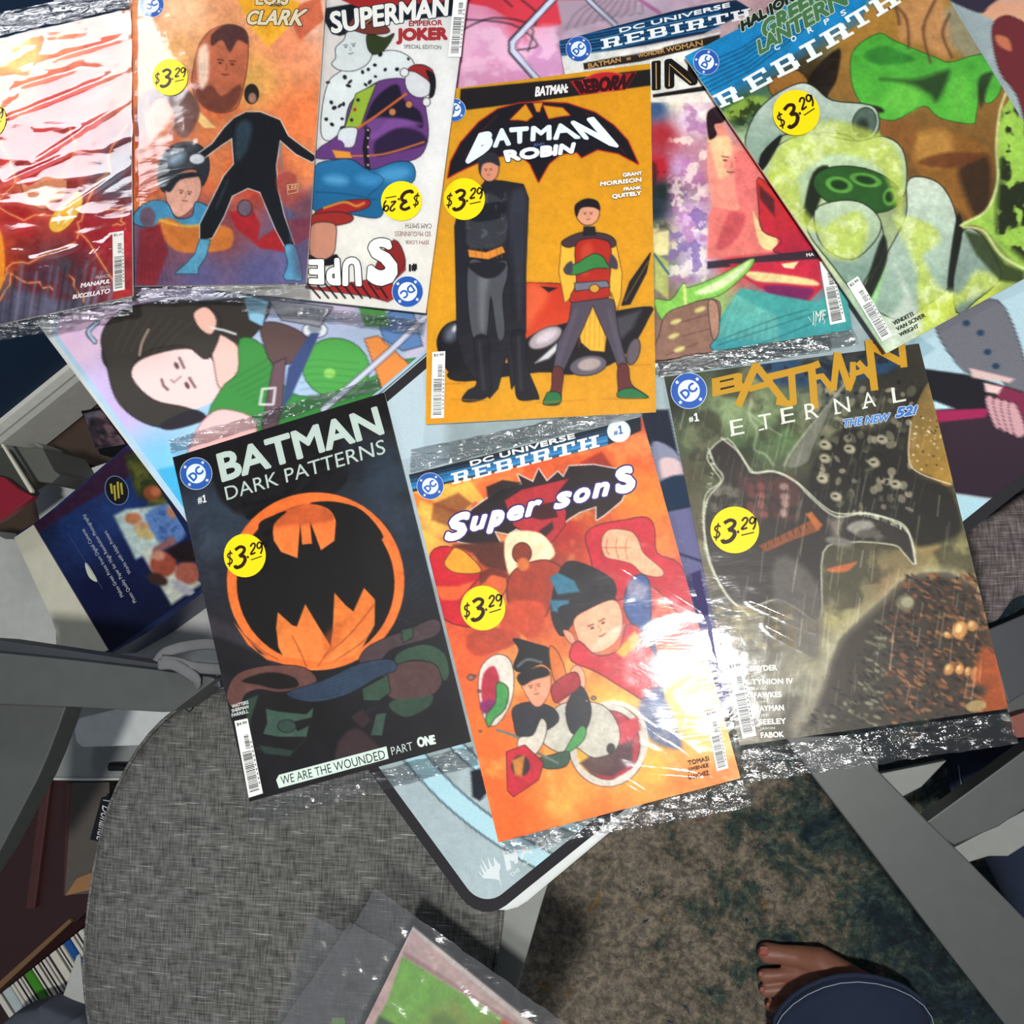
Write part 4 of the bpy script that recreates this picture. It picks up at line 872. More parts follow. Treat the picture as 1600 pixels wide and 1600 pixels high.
    r.poly(sc+[(900,1400)],'3A3226',1,5,0); r.line(sc[1:10],22,'D9D6B4',.55,14,1)
    for k in range(900):
        x = q.uniform(520,1240); y = q.uniform(840,1400)
        if y < 1460-(x-500)*1.0 and x < 760: continue
        if y < 1190-(x-640)*1.35+40 and x < 900: continue
        g = (x-560)/640; c = q.choice(['6A6A54','8A8A72','4E4C3A','2A241C'] if g < .42 else ['6E4426','3A2418','8E5A34','241810','5A3A24','A06A40']); r.ell(x,y,q.uniform(7,18),q.uniform(4,8),c,q.uniform(10,50),f=2.5,a=.85)
    for k in range(300):
        x = q.uniform(520,1230); y = q.uniform(850,1400)
        if y < 1190-(x-640)*1.35+60 and x < 900: continue
        r.ell(x,y,q.uniform(5,16),q.uniform(2,5),'14100C',q.uniform(10,50),f=2,a=.85)
    r.ell(905,945,34,30,'6E6C54',f=5); r.ell(912,943,22,20,'A8A284',f=4)
    for x,y,a,b in ((1105,1045,28,34),(1150,1030,20,20),(1060,1065,16,12),(1065,1190,18,22),(1105,1190,15,20),(1165,1205,20,30),(1135,1198,12,18)): r.ell(x,y,a,b,'C08A4C',20,f=4); r.ell(x-4,y-6,a*.4,b*.5,'E8C890',20,f=4)
    r.poly([(1190,1110),(1240,1150),(1280,1330),(1180,1345),(1200,1260),(1150,1230)],'B0521E',.8,10,1); r.ell(1165,1325,38,22,'A89060',-10,f=3)
    r.poly([(500,1450),(560,1330),(600,1260),(640,1100),(560,1200),(480,1400)],'A29C86',.7,14)
    r.blot('9FA08C',30,.5,.66,.5,21,[(330,1250),(620,1150),(600,1440),(300,1470)])
    r.streaks((40,150,980,600),120,90,2.2,'D8DCC0',.6,-13,2); r.streaks((300,500,1200,1250),90,130,2.6,'F0E8C8',.75,-8,5)
def v_et(v):
    v.T(1030,540,2.3526); Y='C89A20'
    W9 = 24
    v.poly([(193,122),(290,100),(306,104),(304,134),(314,146),(302,166),(196,188)],Y); v.poly([(223,129),(274,118),(274,125),(223,136)],'2A2418'); v.poly([(225,156),(276,145),(276,152),(225,164)],'2A2418')
    L = lambda p,w=W9: v.line(p,w,Y)
    L([(358,66),(290,222)],28); L([(352,68),(460,206)],26); L([(330,160),(420,135)],22)
    L([(392,118),(560,78),(590,66)],26); L([(430,205),(480,214),(500,205)],24); L([(486,100),(494,215)],26); L([(560,82),(572,232)],28); L([(560,120),(598,112),(640,165)],24); L([(640,165),(655,25)],24); L([(655,28),(700,160)],26)
    L([(694,165),(712,120),(712,60)],22); L([(700,110),(770,85)],20); L([(730,60),(792,130)],22); L([(770,-20),(792,165)],28); L([(775,0),(890,62)],26); L([(890,-14),(900,80)],26)
    for t,x,y in (('E',258,276),('T',362,256),('E',444,232),('R',532,216),('N',640,196),('A',742,176),('L',852,156)):
        w,h = (48,56) if t != 'N' else (56,56); v.text(t,[(x,y),(x+w,y-9),(x+w+8,y-9+h),(x+8,y+h)],'E4E8DC',.02)
        v.poly([(x+4,y+h-4),(x+w*.5,y+h-9),(x+w*.5+1,y+h-3),(x+5,y+h+2)],'E4E8DC') if t != 'L' else None
    v.text('THE NEW',[(676,272),(850,246),(852,276),(680,302)],'4F86C8',.05,.3,outline='D8E4EE',ow=.8); v.text('52!',[(862,228),(950,218),(952,252),(868,266)],'3F78C0',.07,.3,outline='D8E4EE',ow=.9)
    v.badge(109,166,67,9); v.text('#',[(107,263),(124,260),(128,280),(111,283)],'E8ECE4',.03); v.text('1',[(124,248),(144,244),(149,278),(130,281)],'F0F2EC',.045)
    y = 1158
    for a,b in (('SCOTT','SNYDER'),('JAMES','TYNION IV'),('RAY','FAWKES'),('JOHN','LAYMAN'),('TIM','SEELEY'),('JASON','FABOK')):
        x = 328+(y-1158)*.17; wl = len(a)*11; wb = len(b)*17
        v.text(a,[(x,y),(x+wl,y-2),(x+wl+1,y+9),(x+1,y+11)],'D8D8C8',.03); v.text(b,[(x+2,y+18),(x+2+wb,y+14),(x+5+wb,y+36),(x+4,y+40)],'E8E8DC',.06); y += 49
    v.barcode([(248,1168),(302,1158),(358,1434),(306,1444)],'$3.99',seed=5)
ET = Zc([(18,115),(955,-8),(1284,1334),(295,1470)],1030,540,2.3526)
comic('bagged_comic','dark rainy green and brown comic with gold title, overhanging the right table edge',ET,CZ,a_et,v_et,
    bag=[(1028,568),(1428,520),(1585,1150),(1160,1222)], stickers=[(1148,828,38,36.5,7)], creases=[((1172,938),(1288,988)),((1198,978),(1282,1024)),((1385,1215),(1545,1122))],
    ends=[[(1026,562),(1300,520),(1300,548),(1030,590)],[(1158,1172),(1575,1112),(1592,1160),(1162,1224)]], seed=5, amp=.00015)
# ---- orange and red cover, bottom centre
def a_su(r):
    r.T(630,640,2.318); K='2A1418'
    r.base([(60,320,'F08A3C'),(200,300,'F4A244'),(120,420,'F0C860'),(60,260,'E8873A'),(400,200,'E8602C'),(700,150,'EC6A30'),(850,100,'DE5A36'),(800,300,'E89030'),(900,350,'E88A2C'),(250,380,'C84028'),(600,450,'B83028'),(150,550,'D83A30'),(200,650,'C83434'),(500,560,'8A3A2C'),(450,700,'C85030'),(300,850,'D85A34'),(700,400,'C85A28'),(950,500,'E87F34'),(1000,600,'C83C44'),(850,650,'C43440'),(1000,800,'D04452'),(900,750,'B0304A'),(200,900,'E86A34'),(220,1000,'EC6A30'),(300,1150,'F07428'),(350,1350,'EE6C24'),(400,1500,'EE6A22'),(700,1480,'EE7C2A'),(600,1400,'F4A040'),(900,1300,'F6B84A'),(750,1100,'F2C84C'),(950,950,'F4D878'),(1050,1050,'F6E8A0'),(1100,1200,'F2C060'),(1200,1330,'EC7A34'),(1000,1380,'EE8A34'),(500,950,'E89038')])
    r.blot('F8D070',50,.56,.7,.4,6); r.bright(7,.05,3)
    for a,b in ((35,255),(110,225),(190,215)): pass
    for p in ([(40,300),(150,260),(260,330),(230,380)],[(90,560),(60,430),(180,500)],[(50,380),(60,330),(250,400),(230,440)],[(180,280),(240,255),(320,360),(290,350)]): r.poly(p,'F8CC58',.75,4)
    r.poly([(640,190),(720,150),(760,210),(820,300),(700,260)],'9A2A20',.8,5); r.poly([(110,340),(200,300),(250,340),(160,420),(100,400)],'6A2A20',.6,5)
    # title shape
    wing = [(215,400),(250,360),(350,290),(430,270),(415,235),(470,262),(490,215),(520,260),(560,225),(580,245),(600,205),(690,200),(770,215),(826,250),(790,330),(730,380),(700,400),(700,350),(640,370),(600,395),(560,430),(530,497),(470,455),(410,432),(380,450),(330,440),(355,490),(280,490),(200,478),(215,440)]
    r.poly(wing,'2A1C1E',1,1.5,0,ink='F2EEEA',iw=1.6)
    r.poly([(300,280),(360,255),(430,265),(350,330),(310,340)],'1E1618',.9,3)
    r.poly([(368,330),(430,290),(600,250),(560,300),(590,370),(585,420),(535,485),(480,470),(400,420)],'B83038',1,2,0,ink='3A1014'); r.poly([(470,350),(560,330),(550,350),(560,390),(500,400),(460,390)],'3A1014',.9,3)
    r.poly([(540,405),(545,430),(515,462),(490,440)],'2A1C1E',.9,3)
    # red cape masses and generic figures
    r.poly([(100,520),(180,500),(280,590),(240,660),(280,780),(150,760),(110,640)],'C8222E',1,3,1,ink=K); r.poly([(170,520),(200,500),(270,560),(275,590),(190,590),(150,560)],'F0A830',1,3,1,ink=K)
    r.poly([(110,640),(200,640),(260,620),(200,690),(140,690)],'E86A34',1,4); r.poly([(180,490),(400,480),(440,520),(430,590),(300,570),(250,520)],'5A2A20',.95,5,1)
    r.poly([(370,470),(410,440),(500,450),(550,520),(500,560),(400,610),(370,550)],'F6E6C0',1,3,1); r.ell(430,520,34,38,'8A3A26',f=3,ink=K); r.poly([(380,620),(420,570),(520,545),(590,600),(540,700),(500,760),(420,760),(380,700)],'A8402A',1,4,1,ink=K); r.ell(435,560,22,24,'D87A3C',f=4)
    r.poly([(380,700),(500,700),(510,780),(470,830),(400,800),(350,790)],'C8502E',1,4,1)
    r.ell(328,630,48,55,'D86A38',f=3,ink=K); r.poly([(275,620),(290,585),(340,575),(380,600),(370,610),(320,600),(290,630)],'7A2E20',1,3,1); r.poly([(230,820),(300,790),(400,800),(420,840),(300,890),(240,880)],'B84A30',1,5,1)
    # big red sleeve and fist
    r.poly([(660,460),(700,420),(800,400),(880,390),(910,430),(920,520),(1000,560),(1060,700),(1000,740),(900,640),(780,690),(700,640),(680,540)],'C42838',1,3,1,ink=K)
    r.poly([(720,470),(750,435),(820,440),(850,470),(870,520),(938,580),(930,605),(870,595),(830,560),(780,545),(730,530)],'ECB892',1,2,1,ink='5A2A20')
    for p in ([(740,470),(735,500),(745,525)],[(775,465),(770,500),(780,540)],[(810,470),(805,505),(812,540)],[(725,500),(820,500)]): r.line(p,2.5,'8A4A34',.9,1.2,1)
    r.poly([(830,610),(890,620),(900,800),(940,980),(930,1080),(880,1010),(870,850),(800,720)],'3A5A94',1,4,1,ink=K)
    # figure reaching forward: dark hair, pale face plane, no drawn features
    r.poly([(560,600),(600,550),(680,570),(760,620),(765,680),(700,680),(640,720),(580,820),(540,760),(540,680)],'262026',1,2.5,1,ink=K); r.poly([(530,610),(560,590),(620,620),(640,660),(560,670)],'3A7E98',1,4); r.poly([(530,690),(600,690),(600,740),(540,730)],'3A7E98',1,4)
    r.poly([(560,720),(640,690),(720,620),(770,690),(700,720),(640,740),(600,790)],'1E1A20',1,2,1)
    r.poly([(620,760),(680,720),(760,690),(790,730),(790,800),(760,850),(700,880),(650,860),(630,820)],'F0B896',1,2,1,ink='6A3424'); r.poly([(580,800),(610,810),(625,850),(600,840)],'E8A888',1,2,1,ink='6A3424')
    r.face(708,790,58,-25)
    r.poly([(610,860),(640,840),(700,890),(780,870),(810,780),(870,810),(930,960),(900,1060),(800,1010),(700,950),(610,910)],'C8303E',1,4,1,ink=K); r.poly([(770,880),(840,800),(862,840),(800,900)],'E8B040',1,5)
    r.poly([(610,940),(640,930),(660,980),(640,1060),(590,1080),(560,1050),(600,1010)],'ECB090',1,2.5,1,ink='6A3424')
    r.poly([(880,1030),(930,1010),(1000,1180),(1000,1230),(900,1200),(850,1100)],'51679A',.85,8,1); r.poly([(900,900),(1000,880),(1080,860),(1000,940),(930,960)],'D8606A',.6,10)
    r.blot('F0D0C8',40,.5,.66,.5,31,[(800,600),(1050,700),(1100,950),(800,1000)])
    # lower figure on a pale machine
    r.poly([(280,940),(330,890),(380,900),(400,960),(390,1060),(340,1140),(300,1130),(275,1040)],'DDD8CC',1,2,1,ink=K); r.poly([(290,960),(330,930),(350,1000),(320,1080),(285,1050)],'B83048',1,3,1); r.poly([(280,1060),(330,1050),(335,1090),(290,1100)],'8A2A6A',1,4,1)
    r.ell(740,1215,140,150,'D0CCC0',f=2,ink=K); r.ell(745,1215,112,124,'B03040',f=2,ink=K); r.ell(700,1240,70,80,'E2B038',f=4); r.poly([(640,1280),(700,1240),(830,1200),(830,1280),(760,1330),(680,1320)],'4A3038',.9,5)
    r.poly([(700,1180),(850,1110),(860,1160),(760,1230)],'C8404C',1,4); r.line([(660,1090),(760,1060),(850,1100),(880,1200),(850,1290),(760,1350)],16,'DAD6CA',1,2,1)
    r.poly([(540,1090),(600,1060),(720,1070),(780,1150),(770,1230),(690,1260),(620,1220),(560,1240),(480,1180),(490,1130)],'C9C6B8',1,2,1,ink=K); r.ell(752,1228,16,20,'3A3434',f=2)
    r.poly([(400,1080),(460,1060),(540,1080),(560,1130),(480,1180),(420,1190),(400,1130)],'2E3038',1,3,1,ink=K); r.poly([(590,1080),(640,1000),(680,1080),(660,1160),(610,1170)],'2A2C34',1,3,1,ink=K)
    r.poly([(400,930),(420,870),(400,830),(480,850),(530,870),(540,940),(500,920),(430,950)],'1A1A1E',1,2,1,ink=K); r.line([(415,930),(450,905),(500,915)],9,'6E7C84',.9,3,1)
    r.poly([(420,970),(460,950),(520,940),(535,1000),(510,1060),(480,1075),(450,1040)],'E8A482',1,2,1,ink='5A2A20'); r.face(478,1010,38,-12); r.poly([(415,960),(500,930),(530,960),(470,980),(430,1000)],'1A1A1E',1,2.5,1)
    r.poly([(530,860),(560,880),(590,960),(570,1010),(540,960)],'D87A30',1,3,1,ink=K); r.poly([(540,1000),(620,950),(640,1000),(590,1040),(550,1060)],'A82A34',1,3,1,ink=K)
    r.poly([(340,990),(380,1010),(370,1080),(330,1120),(310,1150),(300,1110),(335,1060)],'4A9A52',1,3,1,ink=K); r.poly([(590,1230),(640,1150),(662,1160),(650,1200),(600,1240)],'4FA058',1,2.5,1,ink=K); r.poly([(480,1270),(540,1250),(600,1240),(590,1290),(520,1300)],'3E5A48',1,3,1,ink=K)
    r.line([(340,1160),(420,1190),(450,1230)],10,'6E7A74',1,2,1); r.line([(480,1240),(560,1280)],9,'6E7A74',1,2,1); r.poly([(420,1190),(470,1180),(500,1120),(520,1150),(500,1220),(460,1260),(420,1250)],'D8D4C4',1,2,1,ink=K)
    r.poly([(374,1240),(440,1215),(508,1280),(490,1340),(400,1402),(378,1380)],'C02838',1,2,0,ink=K); r.ell(425,1290,34,38,'3A2A2C',f=3); r.poly([(395,1270),(440,1250),(430,1330),(405,1325)],'D89038',.9,4)
    for x,y,s_ in ((245,970,12),(275,1020,5),(690,1045,8),(665,1055,5),(280,1165,4),(260,965,4)): r.ell(x,y,s_,s_*.8,'8A7A70',f=2,ink=K)
    r.blot('FAF2D8',36,.56,.68,.55,41,[(900,880),(1150,900),(1180,1150),(1050,1300),(850,1250)])
    # banner
    r.poly([(20,235),(860,22),(862,76),(742,128),(26,300)],'12202E',1,1.3); r.poly([(22,262),(740,90),(742,128),(26,292)],'2E86C0',1,1.5)
    for k in range(6): r.line([(22,246+k*10),(260,196+k*9),(740,74+k*9)],3.0,['1B5E96','4AA4D8','12202E'][k%3],.9,1.2)
def v_su(v):
    v.T(630,640,2.318)
    v.text('DC UNIVERSE',[(240,186),(620,84),(624,104),(244,206)],'F0F2F0',.07)
    slab(v,'REBIRTH',[(172,232),(708,90),(712,134),(178,272)],'F2F4F2')
    v.ell(781,78,43,41,'C8D8D8'); v.ell(781,78,40,38,'EAF0EE'); v.text('#',[(762,78),(776,75),(778,92),(764,95)],'2F62A8',.04); v.text('1',[(775,58),(794,54),(798,88),(780,91)],'2F62A8',.045)
    v.badge(98,277,49,13)
    O='3A2A6E'; Wt='F0EEF0'
    for t,q in (('S',[(160,388),(244,362),(236,462),(148,484)]),('u',[(246,388),(306,376),(298,430),(240,446)]),('p',[(312,368),(372,358),(356,440),(300,452)]),('e',[(380,352),(440,342),(436,396),(372,408)]),('r',[(446,336),(504,322),(500,376),(440,392)]),
                ('s',[(548,300),(612,292),(606,350),(544,366)]),('o',[(620,286),(680,278),(676,332),(614,344)]),('n',[(688,268),(750,258),(744,312),(684,324)]),('S',[(756,216),(826,198),(858,290),(772,312)])):
        v.text(t,q,Wt,.09,.15,outline=O,ow=2.4)
    for i,t in enumerate(('TOMASI','JIMENEZ','SANCHEZ')): v.text(t,[(1030,1274+i*26),(1106,1256+i*26),(1110,1272+i*26),(1034,1290+i*26)],'4A2418',.03)
    v.barcode([(1092,1094),(1134,1084),(1178,1298),(1136,1310)],'$2.99',seed=7)
SLAB = {'R':[[(0,0),(.16,0),(.16,1),(0,1)],'|.26',[(.1,.84),(.78,.84),(.78,1),(.1,1)],[(.62,.45),(.8,.45),(.8,1),(.62,1)],[(.2,.42),(.78,.42),(.78,.56),(.2,.56)],[(.42,.5),(.62,.5),(.9,0),(.68,0)],[(.62,0),(1,0),(1,.15),(.62,.15)]],}
def slab(v, word, quad, h):
    """heavy slab letters built from bars"""
    quad = v.tp(quad); n = len(word); o = v.o; v.o = (0,0,1)
    wd = {'I':.62}; tot = sum(wd.get(c,1) for c in word)+.12*(n-1); x = 0
    H = homog([(0,1),(tot,1),(tot,0),(0,0)], quad)
    st = lambda cx: [(cx-.11,0,cx+.11,1)]; foot = lambda a,b: [(a,0,b,.17)]; cap = lambda a,b: [(a,.83,b,1)]
    D = {'R':st(.24)+foot(0,.46)+cap(0,.85)+[(.68,.5,.9,.9),(.24,.42,.82,.58),(.62,.0,.84,.45)]+foot(.58,1),
         'E':st(.24)+foot(0,.95)+cap(0,.95)+[(.78,0,.95,.33),(.78,.67,.95,1),(.24,.42,.7,.58)],
         'B':st(.24)+foot(0,.84)+cap(0,.84)+[(.70,.08,.93,.46),(.68,.54,.9,.92),(.24,.42,.84,.58)],
         'I':[(.2,0,.42,1)]+foot(0,.62)+cap(0,.62), 'T':[(.39,0,.61,1)]+foot(.22,.78)+cap(0,1)+[(0,.6,.15,1),(.85,.6,1,1)],
         'H':[(.13,0,.35,1),(.65,0,.87,1),(.3,.42,.7,.58)]+foot(0,.46)+cap(0,.46)+foot(.54,1)+cap(.54,1)}
    for c in word:
        for a,b,c2,d in D[c]:
            q = np.array([(x+a,b,1),(x+c2,b,1),(x+c2,d,1),(x+a,d,1)])@H.T; v.poly([tuple(p) for p in q[:,:2]/q[:,2:]],h); v.z -= v.step*.9
        x += wd.get(c,1)+.12
    v.z += v.step; v.o = o
SU = Zc([(20,235),(864,26),(1222,1335),(345,1568)],630,640,2.318)
comic('bagged_comic','orange and red comic with blue banner, lying over the play mat corner',SU,CZ+.0037,a_su,v_su,
    bag=[(622,720),(1004,622),(1182,1262),(786,1338)], stickers=[(754.6,950,35,35,11)],
    ends=[[(640,705),(1000,625),(1004,650),(642,738)],[(782,1316),(1160,1218),(1176,1258),(790,1334)]], seed=11, amp=.0005, fs=(22,36), creases=[((1012,903),(1095,955)),((985,1118),(1118,1218)),((1035,1145),(1112,1205)),((978,1206),(1115,1217)),((966,1218),(1022,1252)),((905,850),(990,900))])
# ---- rear cover with a pale tall title, below the green one
def a_re(r):
    r.T(1000,0,2.6667); K='24182A'
    r.base([(-200,170,'E8EAE4'),(100,390,'E6E0D4'),(70,450,'3E5E8C'),(90,560,'B03038'),(80,700,'B8202C'),(90,800,'1E2E30'),(60,880,'20303E'),(80,980,'D8CC94'),(80,1100,'6C7868'),(150,420,'EDE6D0'),(200,500,'E4CFE0'),(160,700,'C8A4C8'),(200,900,'D8B8DC'),(240,1100,'C0B0DA'),(230,1000,'DDD0E8'),(400,750,'E88878'),(550,950,'D23A3C'),(700,1000,'B02838'),(400,1100,'D84A4E'),(600,1200,'B83060'),(300,1250,'9CC070'),(500,1350,'48A89C'),(700,1380,'3A9CA0'),(800,1350,'3898A0'),(600,1280,'8CC8A8'),(150,1300,'8A6858'),(200,1450,'8A6A5C')],3)
    r.blot('B070A8',22,.5,.6,.6,8,[(125,400),(285,400),(285,1180),(120,1180)]); r.blot('F4EEDC',20,.55,.62,.7,18,[(125,400),(285,400),(285,1180),(120,1180)]); r.blot('7E66A8',16,.57,.63,.7,28,[(115,800),(285,800),(285,1180),(110,1180)])
    r.blot('162428',30,.5,.6,.7,33,[(50,600),(122,600),(118,960),(50,960)])
    r.poly([(50,980),(120,960),(118,1060),(60,1070)],'E0D8A0',1,3); r.poly([(60,1050),(118,1090),(118,1250),(60,1200)],'B8C070',.9,4); r.line([(60,1060),(118,1140)],8,'2A5878',1,3)
    # portrait area as plain planes: skin, hair, red cloth
    r.poly([(285,500),(330,470),(390,600),(460,640),(490,760),(480,830),(400,880),(300,860),(280,700)],'E79A88',1,2,0,ink=None); r.poly([(285,580),(370,570),(380,640),(345,690),(370,720),(330,740),(300,640)],'F2DCA8',.8,6,1)
    r.face(380,680,70,4,'7A3034'); r.poly([(400,640),(470,640),(492,700),(488,820),(430,870),(400,800)],'E07A78',.9,5,1)
    r.poly([(280,470),(340,440),(360,480),(345,510),(310,520),(320,560),(300,580),(285,570)],'2A1A20',1,2,1)
    r.poly([(300,860),(400,880),(490,830),(500,960),(570,1020),(560,1050),(280,1080),(285,900)],'E08078',1,3,0); r.poly([(380,880),(440,900),(400,1000),(320,1040),(350,930)],'C05058',.8,6,1); r.poly([(470,880),(500,930),(570,990),(560,1040),(500,1020)],'F0E0A0',.9,3,1)
    r.poly([(495,740),(600,850),(690,980),(740,1060),(560,1050),(590,1000),(510,960),(495,850)],'D8382E',1,3,1,ink=K,h2='B02040'); r.poly([(495,770),(560,830),(560,900),(500,830)],'2A1820',.7,5)
    r.poly([(280,1090),(740,1040),(745,1080),(280,1120)],'2A2430',.9,2); r.poly([(370,1100),(740,1080),(760,1200),(700,1260),(500,1200),(420,1150)],'C42A44',1,2); r.poly([(450,1130),(700,1160),(740,1190),(600,1180),(480,1170)],'E8E2A0',.95,4,1); r.poly([(520,1190),(700,1200),(720,1220),(660,1270),(560,1240)],'7A1E5A',1,4,1)
    r.poly([(590,1100),(660,1090),(640,1120),(600,1115)],'F0E8B0',1,2)
    r.poly([(60,1250),(130,1250),(180,1180),(200,1200),(330,1150),(460,1080),(470,1100),(420,1160),(330,1230),(230,1260),(200,1330),(100,1340)],'8CC85A',1,2.5,1,ink='2A4020'); r.poly([(230,1220),(340,1160),(460,1085),(400,1160),(300,1220)],'E8F0C8',.9,5,1); r.line([(185,1190),(190,1270)],12,'E0E090',1,3)
    r.poly([(390,1240),(420,1200),(740,1260),(780,1230),(860,1200),(885,1370),(290,1470),(300,1380)],'4CAAA0',1,4,0,h2='3A98A0'); 
    for k in range(9): r.line([(400+k*20,1240+k*10),(330+k*30,1400+k*2)],10,'C8E4C0',.55,7)
    for p in ([(320,1440),(500,1380),(740,1300)],[(350,1410),(560,1330),(700,1290)],[(480,1440),(640,1380),(820,1300)]): r.line(p,3,'1E4A50',.8,1.2,1)
    r.poly([(60,1500),(80,1400),(110,1310),(200,1270),(270,1250),(330,1260),(330,1350),(320,1400),(290,1440),(285,1470)],'94705F',1,2,1,ink=K); 
    for p in ([(150,1350),(280,1310)],[(180,1400),(290,1370)],[(110,1480),(240,1430)]): r.line(p,2.5,'4A3038',.9)
    for x,y in ((150,1340),(140,1400),(165,1455),(250,1290)): r.ell(x,y,24,10,'DDD88A',-20,f=4)
    r.poly([(285,1260),(320,1265),(330,1350),(320,1405),(300,1400)],'B08872',1,2,1,ink=K)
    # banner and title
    r.T(700,0,4)
    r.poly([(695,225),(1100,125),(1600,30),(1800,0),(1900,60),(1600,210),(1250,280),(700,370)],'0F2A48',1,1.5); 
    for k in range(7): r.line([(695,245+k*19),(1000,190+k*20),(1300,120+k*20),(1700,40+k*22)],7,['2E8CC8','1F6CA8','48A4DC'][k%3],.9,2)
    r.poly([(700,350),(1200,300),(1700,200),(1700,590),(1270,640),(700,500)],'E9EBE4',1,3)
    r.poly([(845,395),(1200,330),(1700,215),(1700,265),(1200,385),(850,435)],'2A2018',1,1.5); r.poly([(1050,340),(1250,300),(1350,290),(1340,310),(1100,350)],'FAFAF4',.9,4)
    r.poly([(1280,590),(1700,520),(1700,555),(1280,612)],'16120F',1,1.2); r.poly([(1275,612),(1700,560),(1700,640),(1280,640)],'E9E2D8',.9,2)
    for x,c in ((1290,'8A6A4A'),): pass
def v_re(v):
    v.T(700,0,4)
    v.text('DC UNIVERSE',[(1068,176),(1760,14),(1764,44),(1074,206)],'EEF2F2',.06)
    slab(v,'REBIRTH',[(952,246),(1890,50),(1900,110),(960,308)],'EFF3F3')
    v.badge(816,306,80,14); v.text('BATMAN',[(872,398),(1078,356),(1082,386),(878,430)],'C89A5A',.05); v.text('WONDER WOMAN',[(1184,338),(1590,248),(1594,284),(1190,362)],'C89A5A',.05)
    v.poly([(1114,362),(1140,356),(1144,372),(1118,378)],'B08848')
    v.text('I',[(1272,384),(1330,376),(1330,560),(1274,566)],'16100C',.05); v.text('N',[(1352,372),(1560,340),(1560,528),(1354,558)],'16100C',.10)
    v.line([(1382,540),(1384,400),(1520,520)],7,'D8B078'); v.line([(1300,392),(1302,556)],6,'D8B078')
    v.T(1000,0,2.6667)
    v.text('MA',[(692,1056),(724,1052),(725,1066),(694,1070)],'E8E4E0',.05)
    v.line([(700,1320),(730,1360),(735,1300),(745,1340),(760,1290)],3,'D8E4DC'); v.line([(748,1345),(752,1300),(770,1340),(765,1350)],3,'D8E4DC'); v.text('JMF',[(715,1298),(775,1290),(770,1345),(718,1355)],'D8E4DC',-.01)
    v.barcode([(748,1090),(796,1082),(858,1340),(792,1354)],'',seed=9)
RE = [(873,64),(1240,-32),(1332,515),(965,578)]
comic('bagged_comic','comic with blue banner and tall black title letters, between the yellow and green comics',RE,CZ+.0037,a_re,v_re,
    bag=[(865,40),(1236,-50),(1340,536),(968,600)], ends=[[(968,572),(1334,514),(1342,538),(1030,586)]], seed=13, amp=.0003)
